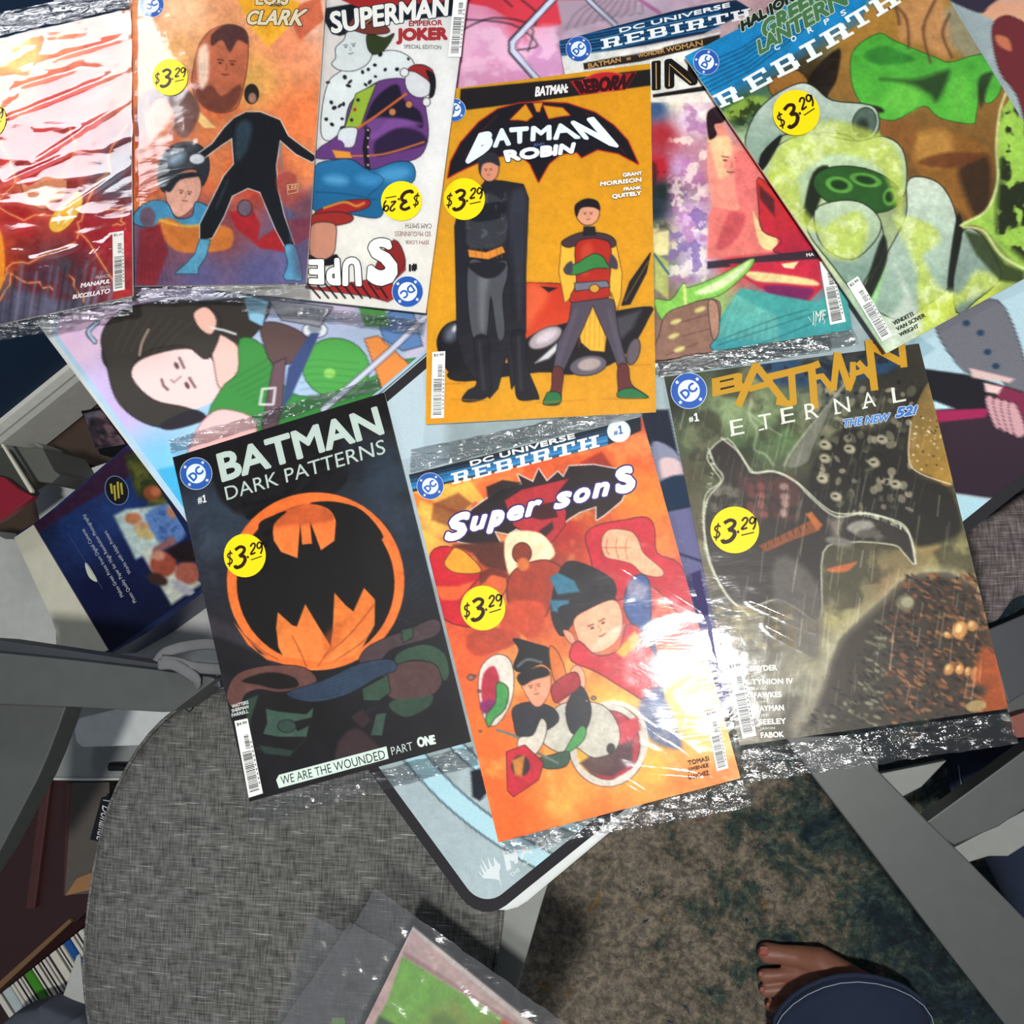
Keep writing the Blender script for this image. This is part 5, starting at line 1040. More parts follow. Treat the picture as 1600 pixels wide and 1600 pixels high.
# ---- yellow cover, top centre
def a_br(r):
    r.T(640,100,2.7595); K='141014'; Y='DAA022'
    r.base([(230,80,'D09C22'),(700,60,'D99C1A'),(300,400,'DCA224'),(900,300,'D99E20'),(600,900,'DDA422'),(150,1000,'DEA521'),(1000,800,'DAA020'),(100,1500,'E09E1A'),(900,1500,'DAA022'),(500,1400,'DEA422')]); r.bright(7,.035,4)
    r.poly([(220,108),(690,62),(1040,22),(1045,92),(640,148),(250,198),(215,180)],'221E1E',1,1.2)
    r.poly([(690,74),(980,34),(930,112),(735,134)],'A82024',1,1.2); r.ell(838,78,92,42,'C0282A',-6,f=1.5,ink='E87870',iw=1)
    red='C4321E'
    wing = [(165,490),(178,420),(220,340),(300,250),(380,195),(470,170),(560,165),(680,170),(800,210),(880,265),(940,330),(985,430),(900,385),(810,368),(742,402),(722,380),(650,388),(600,430),(556,508),(520,430),(480,395),(420,392),(330,410),(240,450),(200,470)]
    r.poly(wing,'1C1A20',1,1.2,0,ink=red,iw=1.8)
    r.poly([(435,240),(500,175),(530,225),(505,245),(470,240)],Y,1,1.2,ink=red,iw=1.2); r.poly([(600,235),(578,180),(660,190),(690,220),(650,225)],Y,1,1.2,ink=red,iw=1.2); r.poly([(535,170),(548,205),(560,205),(572,168)],Y,1,1.2,ink=red,iw=1)
    for p in ([(300,300),(380,220)],[(760,210),(860,290)],[(240,400),(300,330)],[(880,320),(930,390)]): r.line(p,4,'6A1E18',.9,2)
    # sleek dark and red car-like machine
    r.poly([(120,1230),(122,1170),(160,1120),(220,1105),(260,1140),(280,1300),(240,1360),(160,1320)],'1C1A1E',1,1.5,1); r.ell(180,1160,26,40,'6A7080',30,f=12); r.ell(195,1140,8,16,'E8E8EC',30,f=6)
    r.poly([(480,960),(560,945),(700,960),(780,1040),(740,1120),(560,1150),(500,1200),(470,1100)],'C83A22',1,2,1,h2='D8502A',ink=K); r.poly([(500,960),(560,950),(600,1000),(540,1100),(500,1130)],'E87848',.7,14,1); r.poly([(565,958),(640,965),(600,985)],'2A2024',1,2)
    r.poly([(480,1210),(560,1150),(700,1110),(860,1070),(1040,1045),(1030,1100),(960,1220),(860,1300),(700,1340),(560,1330),(240,1370),(160,1340),(240,1300),(480,1280)],'201C20',1,1.5,1)
    r.ell(585,1180,78,38,'B4A8AC',-28,f=4,ink=K); r.ell(590,1175,50,20,'D8CCD4',-28,f=6); r.poly([(540,1290),(640,1200),(680,1190),(600,1270)],'F0F0F2',.9,4); r.poly([(870,1100),(1000,1060),(960,1140),(900,1200)],'585860',.8,8)
    r.ell(770,1300,80,42,'6A6470',-10,f=3,ink=K); r.ell(775,1295,50,26,'B8A8A4',-10,f=4); r.ell(965,1240,26,58,'6A6068',15,f=3,ink=K)
    r.poly([(915,1040),(950,940),(1038,815),(1020,900),(950,1035)],'231E22',1,1.5,ink=K); r.line([(930,1020),(1030,850)],3,'B89838',.8)
    # tall plain figure in a long dark coat
    r.poly([(195,700),(220,600),(300,540),(330,500),(400,505),(490,520),(512,580),(500,900),(500,1150),(470,1350),(440,1400),(420,1250),(380,1400),(345,1440),(300,1380),(240,1300),(205,1180),(200,900)],'26262E',1,1.5,0,ink=K)
    r.poly([(440,560),(490,540),(505,620),(490,1000),(470,1100),(450,900),(430,700)],'474A58',.6,10,1)
    for k in range(5): r.line([(450+k*11,640),(440+k*12,1100)],2,'15151A',.7,2)
    r.ell(342,448,42,58,'D9987A',-4,f=1.5,ink=K); r.poly([(298,450),(300,400),(335,382),(375,388),(390,430),(384,440),(350,425),(315,435),(306,480)],'2E3038',1,2,1)
    r.face(340,462,30,-4); r.poly([(250,620),(330,560),(400,590),(420,680),(400,780),(260,790),(245,720)],'3C3E44',1,3,1); r.poly([(260,640),(340,600),(410,600),(400,660),(280,680)],'202228',1,3,1); r.blot('6A6E74',14,.52,.62,.5,4,[(250,560),(420,560),(410,800),(250,800)])
    r.poly([(252,800),(330,812),(400,785),(412,812),(340,842),(256,832)],'E8983C',1,2,0,ink=K); 
    for x in (285,310,345,375,395): r.line([(x,800),(x+2,835)],3,'A8602A',.8)
    r.poly([(260,850),(340,860),(415,850),(420,920),(400,1000),(410,1160),(380,1180),(350,1000),(330,1180),(275,1180),(250,1000)],'55585E',1,2,1,ink=K); r.poly([(300,900),(330,870),(345,900),(330,1000),(320,1150),(300,1100)],'8A8C90',.6,8,1); r.poly([(255,860),(410,855),(385,910),(330,925),(280,900)],'24262C',1,3,1)
    r.poly([(280,1180),(335,1180),(345,1300),(350,1410),(300,1450),(228,1452),(250,1410),(290,1380),(285,1280)],'23222A',1,1.5,1,ink=K); r.poly([(440,1165),(495,1160),(505,1300),(555,1430),(540,1445),(470,1445),(455,1380),(450,1280)],'23222A',1,1.5,1,ink=K)
    for p in ([(300,1200),(320,1400)],[(470,1180),(480,1400)]): r.line(p,7,'5A5C68',.7,5)
    # smaller plain figure in red top and yellow wrap
    r.poly([(655,780),(700,745),(770,735),(860,745),(890,780),(915,900),(910,1000),(895,1060),(870,980),(840,1240),(780,1235),(740,1200),(700,1000),(670,1030),(645,900)],'EDBE42',1,1.5,0,ink='5A3414')
    for k in range(6): r.line([(740+k*20,1060),(730+k*22,1220)],2.5,'B86E1E',.8,1.5)
    r.poly([(655,770),(700,740),(760,725),(850,735),(888,765),(870,790),(780,760),(690,790)],'4A3840',1,2,1,ink=K)
    r.poly([(715,790),(760,755),(840,760),(868,800),(860,950),(850,1010),(710,1030),(695,1000),(720,940)],'B83022',1,1.5,1,ink=K); r.poly([(740,800),(770,770),(790,800),(770,900),(740,900)],'D85A3A',.6,8,1)
    r.ell(768,640,50,55,'E2A888',f=1.5,ink=K); r.poly([(712,640),(715,605),(760,580),(810,590),(822,630),(790,618),(740,622),(722,660)],'201A1E',1,1.5,1); r.face(770,652,34,-2)
    r.poly([(750,700),(800,700),(805,740),(745,742)],'2A262C',1,2)
    r.poly([(668,880),(720,860),(790,820),(830,830),(850,860),(860,880),(800,880),(730,905),(680,905)],'3E8A48',1,2,1,ink=K); r.poly([(670,870),(700,850),(700,900),(672,905)],'4A4450',1,2,1); r.poly([(860,870),(870,820),(895,850),(895,885)],'4A4450',1,2,1)
    r.poly([(712,945),(850,935),(862,960),(715,978)],'7A7E8C',1,2,ink=K); r.ell(797,968,20,17,'E0A838',f=2,ink=K)
    r.poly([(700,1030),(850,1010),(880,1020),(900,1150),(935,1290),(905,1320),(860,1200),(790,1040),(720,1200),(660,1330),(620,1310),(640,1200),(690,1100)],'58505E',1,1.5,0,ink=K); r.line([(720,1060),(670,1200),(640,1290)],10,'76707E',.6,6); r.line([(860,1060),(890,1180),(915,1280)],10,'76707E',.6,6)
    r.poly([(620,1310),(662,1320),(655,1400),(645,1465),(580,1465),(590,1430),(612,1400)],'6A3434',1,1.5,1,ink=K); r.poly([(585,1440),(600,1415),(645,1420),(648,1460),(580,1468)],'2F7A48',1,1.5,1,ink=K)
    r.poly([(900,1305),(940,1300),(955,1380),(1015,1425),(1020,1438),(910,1435),(900,1400)],'6A3434',1,1.5,1,ink=K); r.poly([(905,1410),(960,1398),(1016,1428),(1018,1440),(905,1438)],'2F7A48',1,1.5,1,ink=K)
    for p in ([(180,1445),(330,1452)],[(545,1460),(760,1448)],[(150,1380),(240,1376)],[(960,1300),(1035,1296)],[(830,1445),(1000,1442)]): r.line(p,4,'B87A18',.8,2)
def v_br(v):
    v.T(640,100,2.7595)
    v.text('BATMAN:',[(540,98),(684,84),(684,124),(540,142)],'F0F0EE',.05,.15)
    v.text('REBORN',[(704,72),(972,36),(934,108),(740,130)],'3A1014',.07); 
    Wt='E6EEEE'
    for t,q in (('B',[(300,300),(366,284),(352,366),(236,432)]),('A',[(372,282),(426,272),(436,350),(358,362)]),('T',[(428,274),(514,268),(508,338),(440,350)]),('M',[(524,268),(612,262),(612,328),(520,334)]),('A',[(622,260),(680,252),(738,322),(618,328)]),('N',[(690,248),(794,228),(906,358),(752,324)])):
        v.text(t,q,Wt,.07,0,outline='2C3E5E',ow=.9)
    v.text('AND',[(532,342),(582,338),(582,352),(534,356)],'4A6AA8',.05)
    v.text('ROBIN',[(402,372),(716,336),(708,386),(416,424)],Wt,.10,outline='2C3E5E',ow=.9)
    for t,q in (('GRANT',[(918,470),(1002,462),(1002,478),(918,488)]),('MORRISON',[(822,508),(1000,488),(1000,508),(820,528)]),('FRANK',[(922,532),(1000,524),(1000,540),(922,548)]),('QUITELY',[(872,562),(1000,546),(1000,568),(872,584)])):
        v.text(t,q,'F2F0EA',.07,outline='5A3A10',ow=.5)
    v.badge(192,198,50,8)
    v.barcode([(98,1242),(154,1238),(148,1526),(92,1528)],'$3.99',seed=11)
DETAIL[0] = .03
BR = [(672,143),(1016,99),(1025,644),(665,663)]
comic('bagged_comic','yellow covered comic with black winged title, centre top of the table',BR,CZ+.0074,a_br,v_br,
    bag=[(668,112),(1014,72),(1030,676),(662,700)], stickers=[(725.5,311,32.2,32.8,6)], seed=17, amp=.00022)
# ---- green glowing cover, upper right
def a_gl(r):
    r.T(1000,0,2.6667); K='12160E'
    r.base([(200,240,'1A8CC4'),(500,80,'1A90CC'),(300,350,'2A84B8'),(900,-100,'2A8AC0'),(400,460,'3A5A2A'),(700,330,'403018'),(1100,100,'C8A050'),(900,300,'BE9240'),(1250,100,'A08068'),(1400,200,'6E8068'),(1200,350,'50A840'),(1100,450,'62B848'),(1300,550,'8A6030'),(1250,750,'8A5A24'),(1400,700,'3A2A18'),(1350,900,'6A4A20'),(1550,500,'A0C860'),(1580,800,'2A3A18'),(1560,950,'90B858'),(450,600,'A8C098'),(600,700,'C8D8B0'),(900,600,'B8D080'),(800,1000,'C8DCA8'),(1000,1150,'B8CCA8'),(1200,900,'8CA890'),(1150,1200,'D0D8C0'),(1250,1250,'BCC848'),(1400,1200,'C0CC50'),(900,1300,'B0C8A8'),(1050,1420,'C8E4B8'),(1500,1100,'88A050')],3)
    # head mass in ochre, plain band in green
    r.poly([(830,170),(1000,0),(1300,-60),(1420,40),(1480,180),(1530,280),(1540,420),(1500,600),(1470,800),(1430,930),(1340,930),(1130,760),(1100,640),(1000,560),(990,460),(780,400),(780,300)],'B98C3C',1,4,1,h2='5E4020')
    r.poly([(1350,0),(1400,30),(1540,280),(1500,300),(1300,200),(1250,60)],'8C9080',.75,14,1); r.poly([(1100,0),(1240,-30),(1290,150),(1280,240),(1170,180),(1080,150)],'C09060',.8,10,1)
    r.poly([(1180,540),(1320,560),(1450,620),(1480,720),(1440,900),(1380,920),(1180,740),(1130,640)],'8E6026',1,8,1); r.poly([(1330,700),(1450,650),(1460,860),(1400,910),(1350,800)],'2E1E10',.85,12,1); r.poly([(1150,560),(1280,550),(1300,640),(1230,700),(1150,660)],'C89A4C',.7,16,1)
    r.poly([(1160,680),(1250,640),(1360,635),(1440,650),(1300,700)],'6A3A1C',.85,6,1)
    r.poly([(1010,480),(1150,520),(1120,640),(1010,560)],'8A5A2A',.9,8,1)
    r.poly([(880,240),(920,180),(1000,140),(1060,170),(1230,240),(1290,260),(1400,230),(1500,230),(1510,330),(1490,400),(1440,430),(1420,360),(1400,480),(1380,515),(1250,490),(1180,440),(1060,500),(960,470),(890,370)],'4AA43A',1,2.5,1,ink='1A4018',h2='5CB83E')
    r.poly([(1000,330),(1080,340),(1200,390),(1240,420),(1290,300),(1250,300),(1150,330)],'20301A',.8,10,1); r.poly([(1410,330),(1470,300),(1450,360),(1420,450)],'20281A',.8,6,1)
    r.poly([(930,230),(1010,190),(1070,210),(1150,250),(1000,270)],'2E7A2C',.8,6,1); r.ell(1100,410,80,55,'74C84C',-10,f=16,a=.7); r.ell(1330,400,40,90,'6CC048',5,f=16,a=.7)
    for p in ([(1060,20),(1110,80),(1120,200)],[(1230,0),(1180,120),(1210,260)],[(1290,60),(1260,140),(1300,240)],[(990,60),(1060,30),(1080,100)]): r.line(p,9,'4E3420',.85,4,1); r.line([(x+8,y) for x,y in p],4,'8A6440',.7,3,1)
    r.poly([(540,340),(640,290),(700,340),(640,360),(560,400)],'9A6A30',1,3,1,ink=K); r.poly([(340,470),(460,400),(540,420),(450,480),(380,500)],'98B848',.8,5,1); r.blot('1E2A14',16,.5,.58,.8,4,[(350,440),(560,380),(560,440),(420,540)])
    r.poly([(700,330),(830,200),(820,330),(790,420),(1000,470),(980,440),(760,430)],'201810',.95,4,1)
    # big pale rounded forms with green haze
    def finger(p, c1='CBD8CC', c2='7E9A88', k=1): r.poly(p,c1,1,2,1,h2=c2,ink=K,iw=1.6)
    finger([(440,600),(480,480),(560,400),(660,350),(720,360),(800,420),(960,440),(995,500),(980,560),(920,600),(860,560),(720,550),(600,560),(520,640),(500,690)])
    finger([(500,710),(560,620),(700,560),(900,590),(1010,570),(1090,620),(1110,740),(1080,820),(940,700),(800,740),(700,850),(600,900),(540,780)],'C8DAB8','A4BC98')
    r.ell(935,510,48,62,'55685C',15,f=3,ink=K); r.ell(925,530,26,36,'2A362E',15,f=8)
    finger([(700,960),(740,880),(860,830),(960,860),(1010,960),(1000,1060),(940,1160),(900,1220),(800,1100)],'D2DED0','6C8C7C')
    finger([(1115,760),(1180,740),(1260,780),(1315,900),(1310,1060),(1290,1190),(1180,1280),(1100,1330),(1000,1300),(960,1220),(1030,1060),(1110,900)],'CCD8C8','8CA898')
    finger([(1310,1100),(1350,960),(1420,980),(1480,1080),(1500,1160),(1400,1250),(1320,1300)],'9CB0A4','70887C')
    r.poly([(505,640),(590,560),(560,640),(500,720)],K,1,2,1); r.poly([(680,890),(720,720),(790,700),(740,860),(700,930)],'1A2412',1,4,1); r.poly([(940,1180),(1010,980),(1030,1080),(960,1250),(900,1240)],K,.9,4,1); r.poly([(1280,1180),(1320,900),(1345,960),(1310,1150),(1300,1220)],K,.95,3,1); r.poly([(960,1250),(1030,1100),(990,1240),(970,1300)],'9CD48C',.9,4)
    r.poly([(870,1150),(905,1160),(1000,1300),(1060,1400),(1000,1460),(890,1290)],'A8C8A8',.7,8); 
    # coiled dark green ring shapes
    r.ell(905,790,185,92,'2A5A22',12,f=3,ink=K); 
    for x,y,a,b in ((830,770,60,36),(940,750,70,30),(1040,820,30,40)): r.ell(x,y,a,b,'5CA040',12,f=4,ink='142A10'); r.ell(x,y,a*.6,b*.55,'183A14',12,f=4)
    finger([(730,880),(830,838),(930,850),(1000,920),(980,1000),(880,1080),(760,1020)],'C2D2B8','94AC8C')
    Ha='BCCB58'
    for p,sd in (([(560,640),(700,520),(860,510),(1050,600),(1100,760),(1080,900),(1000,700),(800,640),(640,740),(540,760)],3),([(760,960),(900,880),(950,960),(900,1080),(780,1060)],5),([(1060,900),(1200,930),(1250,1000),(1170,1080),(1180,1250),(1280,1330),(1150,1400),(1180,1200),(1100,1000)],7),([(1170,1080),(1240,1190),(1330,1220),(1400,1130),(1480,1150),(1500,1190),(1330,1270),(1200,1420),(1160,1300)],9),([(500,740),(640,720),(680,860),(760,960),(700,960),(600,860)],12)):
        r.poly(p,Ha,.75,9,1); r.blot('DDE6C0',20,.5,.62,.6,sd,p)
    r.poly([(1530,300),(1560,340),(1620,420),(1640,1100),(1560,1090),(1430,950),(1330,940),(1440,880),(1480,780),(1490,640),(1500,480),(1545,400)],'9CC452',1,3,1); r.blot('1C2410',34,.47,.55,.95,15,[(1510,460),(1620,420),(1620,1100),(1480,980)])
    r.line([(1525,270),(1545,330),(1500,460),(1485,620),(1490,760),(1440,880),(1340,940),(1430,960),(1500,1060),(1600,1120)],9,'ECF4B4',.95,4,1)
    r.poly([(1350,960),(1430,980),(1520,1100),(1600,1130),(1600,1180),(1500,1170),(1400,1060)],'2C3A18',.85,6)
    r.poly([(1060,1100),(1160,1300),(1170,1380),(1040,1460),(1020,1340),(1100,1240)],'C8D0C4',.8,10,1)
    # blue banner with dark lines
    r.poly([(180,240),(240,160),(700,-100),(1000,-180),(930,50),(290,440),(290,400)],'1C86BC',1,1.5,0)
    for k in range(7): r.line([(220+k*10,290+k*16),(420+k*8,200+k*15),(800,-40+k*12)],5,'12486E',.8,2)
    r.poly([(290,400),(560,270),(940,40),(930,90),(580,300),(330,450)],'2E6E9A',.6,4)
def v_gl(v):
    v.T(1000,0,2.6667)
    for t,q,ow in (('HAL JORDAN',[(412,92),(760,-120),(790,-70),(428,146)],0),('GREEN',[(500,92),(760,-60),(790,10),(516,166)],0),('LANTERN',[(480,172),(850,-60),(880,10),(498,230)],0)):
        v.text(t,q,'4A7A4E' if t != 'HAL JORDAN' else '1A2A22',.07,.15,outline='C8D4C0',ow=1.2)
    for i,t in enumerate('CORPS'): x,y = 556+i*69,192-i*36; v.text(t,[(x,y),(x+22,y-12),(x+30,y+10),(x+8,y+22)],'E4ECE8',.05)
    slab(v,'REBIRTH',[(296,402),(1062,-60),(1100,0),(330,450)],'EAF0F0') if 0 else None
    for t,q in (('R',[(300,400),(400,350),(434,410),(336,450)]),('E',[(426,330),(520,276),(560,336),(462,388)]),('B',[(540,266),(640,210),(680,276),(576,326)]),('I',[(660,196),(726,160),(762,226),(698,262)]),('R',[(744,146),(852,84),(894,140),(780,206)]),('T',[(850,72),(940,20),(980,80),(890,130)]),('H',[(950,10),(1050,-50),(1090,10),(990,72)])):
        slab(v,t,q,'E6ECEC')
    v.badge(276,258,54,31)
    for i,(t,w) in enumerate((('VENDITTI',92),('VAN SCIVER',134),('WRIGHT',88))):
        x,y = 1052+i*13,1340+i*24; c,s = cos(radians(27)),sin(radians(27)); v.text(t,[(x,y),(x+w*c,y-w*s),(x+w*c+8,y-w*s+16),(x+8,y+16)],'2A3028',.03)
    v.barcode([(862,1182),(908,1150),(1052,1398),(1008,1422)],'$2.99',seed=15)
DETAIL[0] = .09
GL = [(1070,88),(1425,-95),(1712,375),(1385,552)]
comic('bagged_comic','green and ochre glowing comic with slab title, tilted at upper right',GL,CZ+.0112,a_gl,v_gl,
    bag=[(1066,60),(1420,-120),(1725,392),(1378,566)], stickers=[(1244,176,36.7,35.5,28)], seed=19, amp=.00022)
# ---- white cover, printed upside down from the viewer
def a_em(r):
    r.T(400,0,3.2); K='17141C'
    r.base([(700,200,'E4E6E4'),(350,1400,'E6E4DC'),(900,600,'E2E3E2'),(600,1500,'E0E0D8'),(1000,100,'DDE0DE'),(300,300,'D8D4D0')]); r.bright(30,.03,2)
    r.poly([(340,100),(350,40),(960,-60),(1000,-40),(980,80),(640,110),(420,180),(380,170)],'14161E',1,1.5); r.poly([(380,-20),(960,-90),(950,10),(520,40)],'A82A28',1,2)
    # purple and black robe with spotted white collar
    r.poly([(330,560),(360,420),(420,360),(600,270),(700,255),(780,300),(790,380),(720,420),(560,470),(440,640),(380,700),(330,680)],'DCE4E4',1,1.5,1,ink=K)
    q = random.Random(8)
    for k in range(42):
        x = q.uniform(350,770); y = q.uniform(270,660)
        if y < 700-x or y > 980-x*.75 or (x>600 and y>420): continue
        r.ell(x,y,q.uniform(8,15),q.uniform(6,10),'14141A',q.uniform(0,180),f=1.5)
    r.poly([(440,640),(470,520),(560,440),(640,400),(760,400),(830,480),(850,560),(860,680),(820,780),(700,820),(560,850),(480,800),(300,790),(320,740),(380,700)],'6A3E80',1,2,1,ink=K)
    r.poly([(590,500),(700,420),(740,500),(820,560),(830,640),(760,600),(660,600),(600,660),(540,640)],'1E1A2A',.95,4,1); r.poly([(600,700),(700,640),(820,660),(850,720),(700,760),(600,780)],'2A1E3A',.9,5,1); r.poly([(560,600),(700,590),(830,620),(700,640),(580,700)],'8A56A4',.8,6,1)
    r.poly([(445,640),(500,470),(600,420),(560,520),(520,640)],'9AB83C',1,2,0,ink=K); 
    for x,y,c in ((510,500,'2A2A2A'),(494,548,'B03028'),(478,600,'2A2A2A')): r.ell(x,y,9,9,c,f=1.5)
    r.line([(510,640),(600,580),(750,470)],12,'C86A38',1,1.5); r.line([(480,780),(640,770),(840,710)],9,'C8703A',1,1.5,1); r.line([(560,650),(545,740),(560,850)],26,'1E1A22',1,2); 
    for y in (650,690,735,780,825): r.ell(560,y,5,5,'E8C8A0',f=1.5)
    for x,y in ((765,522),(682,560)): r.ell(x,y,17,17,'C88450',f=2,ink=K)
    r.poly([(420,650),(500,640),(500,690),(480,735),(415,725)],'D8E0E4',1,2,1,ink=K); r.poly([(300,770),(360,720),(420,700),(440,740),(350,780)],'6A3E80',1,2,1)
    # plain pale head shape with crown
    r.poly([(400,240),(440,200),(460,160),(540,150),(580,200),(570,300),(500,350),(420,350),(380,320),(400,290)],'D4DCDC',1,1.5,1,ink=K); r.poly([(560,170),(640,190),(690,170),(640,250),(590,270),(560,240)],'33401E',1,2,1,ink=K)
    r.face(470,240,52,-8,'3A3440'); r.poly([(445,160),(500,80),(560,120),(600,100),(660,140),(655,165),(560,170),(480,150)],'7A3A2E',1,1.5,1,ink=K); r.line([(500,90),(540,120),(590,90),(620,130),(660,110)],6,'D8903A',1,1.5,1)
    r.ell(820,405,74,82,'D6DADC',f=1.5,ink=K); r.poly([(760,350),(800,325),(880,350),(895,440),(860,400),(800,360)],'A02A2A',1,1.5,1,ink=K); r.poly([(850,350),(895,380),(893,470),(865,490),(870,420)],'1A1A1E',1,1.5,1); r.ell(742,362,20,20,'E4E6E6',f=1.5,ink=K); r.ell(852,510,18,20,'E4E6E6',f=1.5,ink=K)
    # blue rounded sleeve forms
    r.poly([(290,840),(400,800),(480,800),(570,850),(700,810),(780,820),(790,900),(700,960),(640,960),(640,1040),(600,1090),(420,1060),(280,1040)],'2A78A8',1,2,1,ink=K,h2='1E6694'); r.ell(690,870,80,36,'4C9CC8',-8,f=12); r.ell(560,900,60,30,'3E90C0',10,f=12); r.ell(400,900,60,24,'5AA4CC',5,f=12); r.line([(560,850),(640,900),(560,980)],3,'103048',.9,2,1); r.line([(300,960),(450,970),(600,1000)],3,'103048',.9,2,1)
    r.poly([(380,750),(470,760),(480,790),(400,790)],'E8A038',1,2); r.poly([(300,1060),(420,1010),(560,1000),(550,1040),(420,1070),(310,1090)],'A82828',1,2.5,1,ink=K); r.line([(340,1040),(440,1010),(500,1030),(540,1015)],10,'E0B038',.9,3,1)
    r.poly([(270,1080),(400,1060),(480,1080),(470,1110),(380,1130),(280,1140)],'A03028',1,3,1,ink=K); r.poly([(275,1130),(390,1120),(398,1200),(385,1270),(330,1300),(275,1280)],'C89078',1,2,1,ink=K); r.poly([(260,1270),(330,1300),(400,1270),(410,1310),(350,1330),(265,1310)],'15151C',1,1.5,1)
    # upside down red block title
    r.poly([(250,1430),(330,1440),(560,1400),(700,1330),(745,1300),(745,1350),(680,1410),(690,1490),(660,1508),(560,1480),(250,1440)],'A82A26',1,1.5,0,ink=K)
    for k in range(9): r.line([(255+k*44,1415),(320+k*42,1490)],9,'1C1418',.95,1.5)
    r.poly([(600,1330),(690,1200),(745,1300),(700,1380),(650,1420),(600,1440)],'8E2622',1,2,1,ink=K)
def v_em(v):
    v.T(400,0,3.2); Wt='EEF0EA'
    v.text('SUPERMAN',[(352,60),(965,-28),(972,78),(380,170)],Wt,.045,.15,outline='1A2A44',ow=1.5)
    v.text('EMPEROR',[(764,104),(932,98),(932,126),(764,132)],'A83438',.05); v.text('JOKER',[(700,140),(960,134),(960,218),(700,224)],'A83438',.07); v.text('SPECIAL EDITION',[(740,222),(926,226),(926,246),(740,242)],'3A3A3E',.01)
    # inverted words: quad runs from the right so that they read upside down
    def inv(t,x0,y0,x1,y1,c,b=.02,**k): v.text(t,[(x1,y1),(x0,y1-2),(x0,y0),(x1,y0+2)],c,b,**k)
    inv('CAM SMITH',748,1116,878,1142,'5A4A4A'); inv('ED McGUINNESS',694,1156,872,1182,'8A5A54'); inv('JEPH LOEB',748,1196,866,1222,'8A4A44')
    for t,q in (('S',[(735,1425),(545,1432),(560,1195),(668,1188)]),('U',[(530,1432),(432,1430),(432,1290),(520,1282)]),('P',[(425,1428),(350,1426),(354,1290),(418,1290)]),('E',[(342,1424),(262,1420),(262,1296),(340,1296)])):
        v.text(t,q,Wt,.06,outline=K_,ow=1.5)
    inv('#1',764,1316,806,1360,'1A1A1E',.08); v.badge(758,1458,79,186)
    v.barcode([(992,-60),(1056,-56),(1024,284),(962,284)],'',seed=21)
K_='17141C'
DETAIL[0] = .025
EM = [(370,-40),(734,-30),(665,489),(330,452)]
comic('bagged_comic','white covered comic lying upside down, between the orange and yellow comics',EM,CZ+.0112,a_em,v_em,
    bag=[(366,-60),(738,-52),(664,520),(326,478)], stickers=[(627.3,314,32,31,184)], ends=[[(380,470),(664,500),(662,522),(380,486)]], seed=23, amp=.00025)
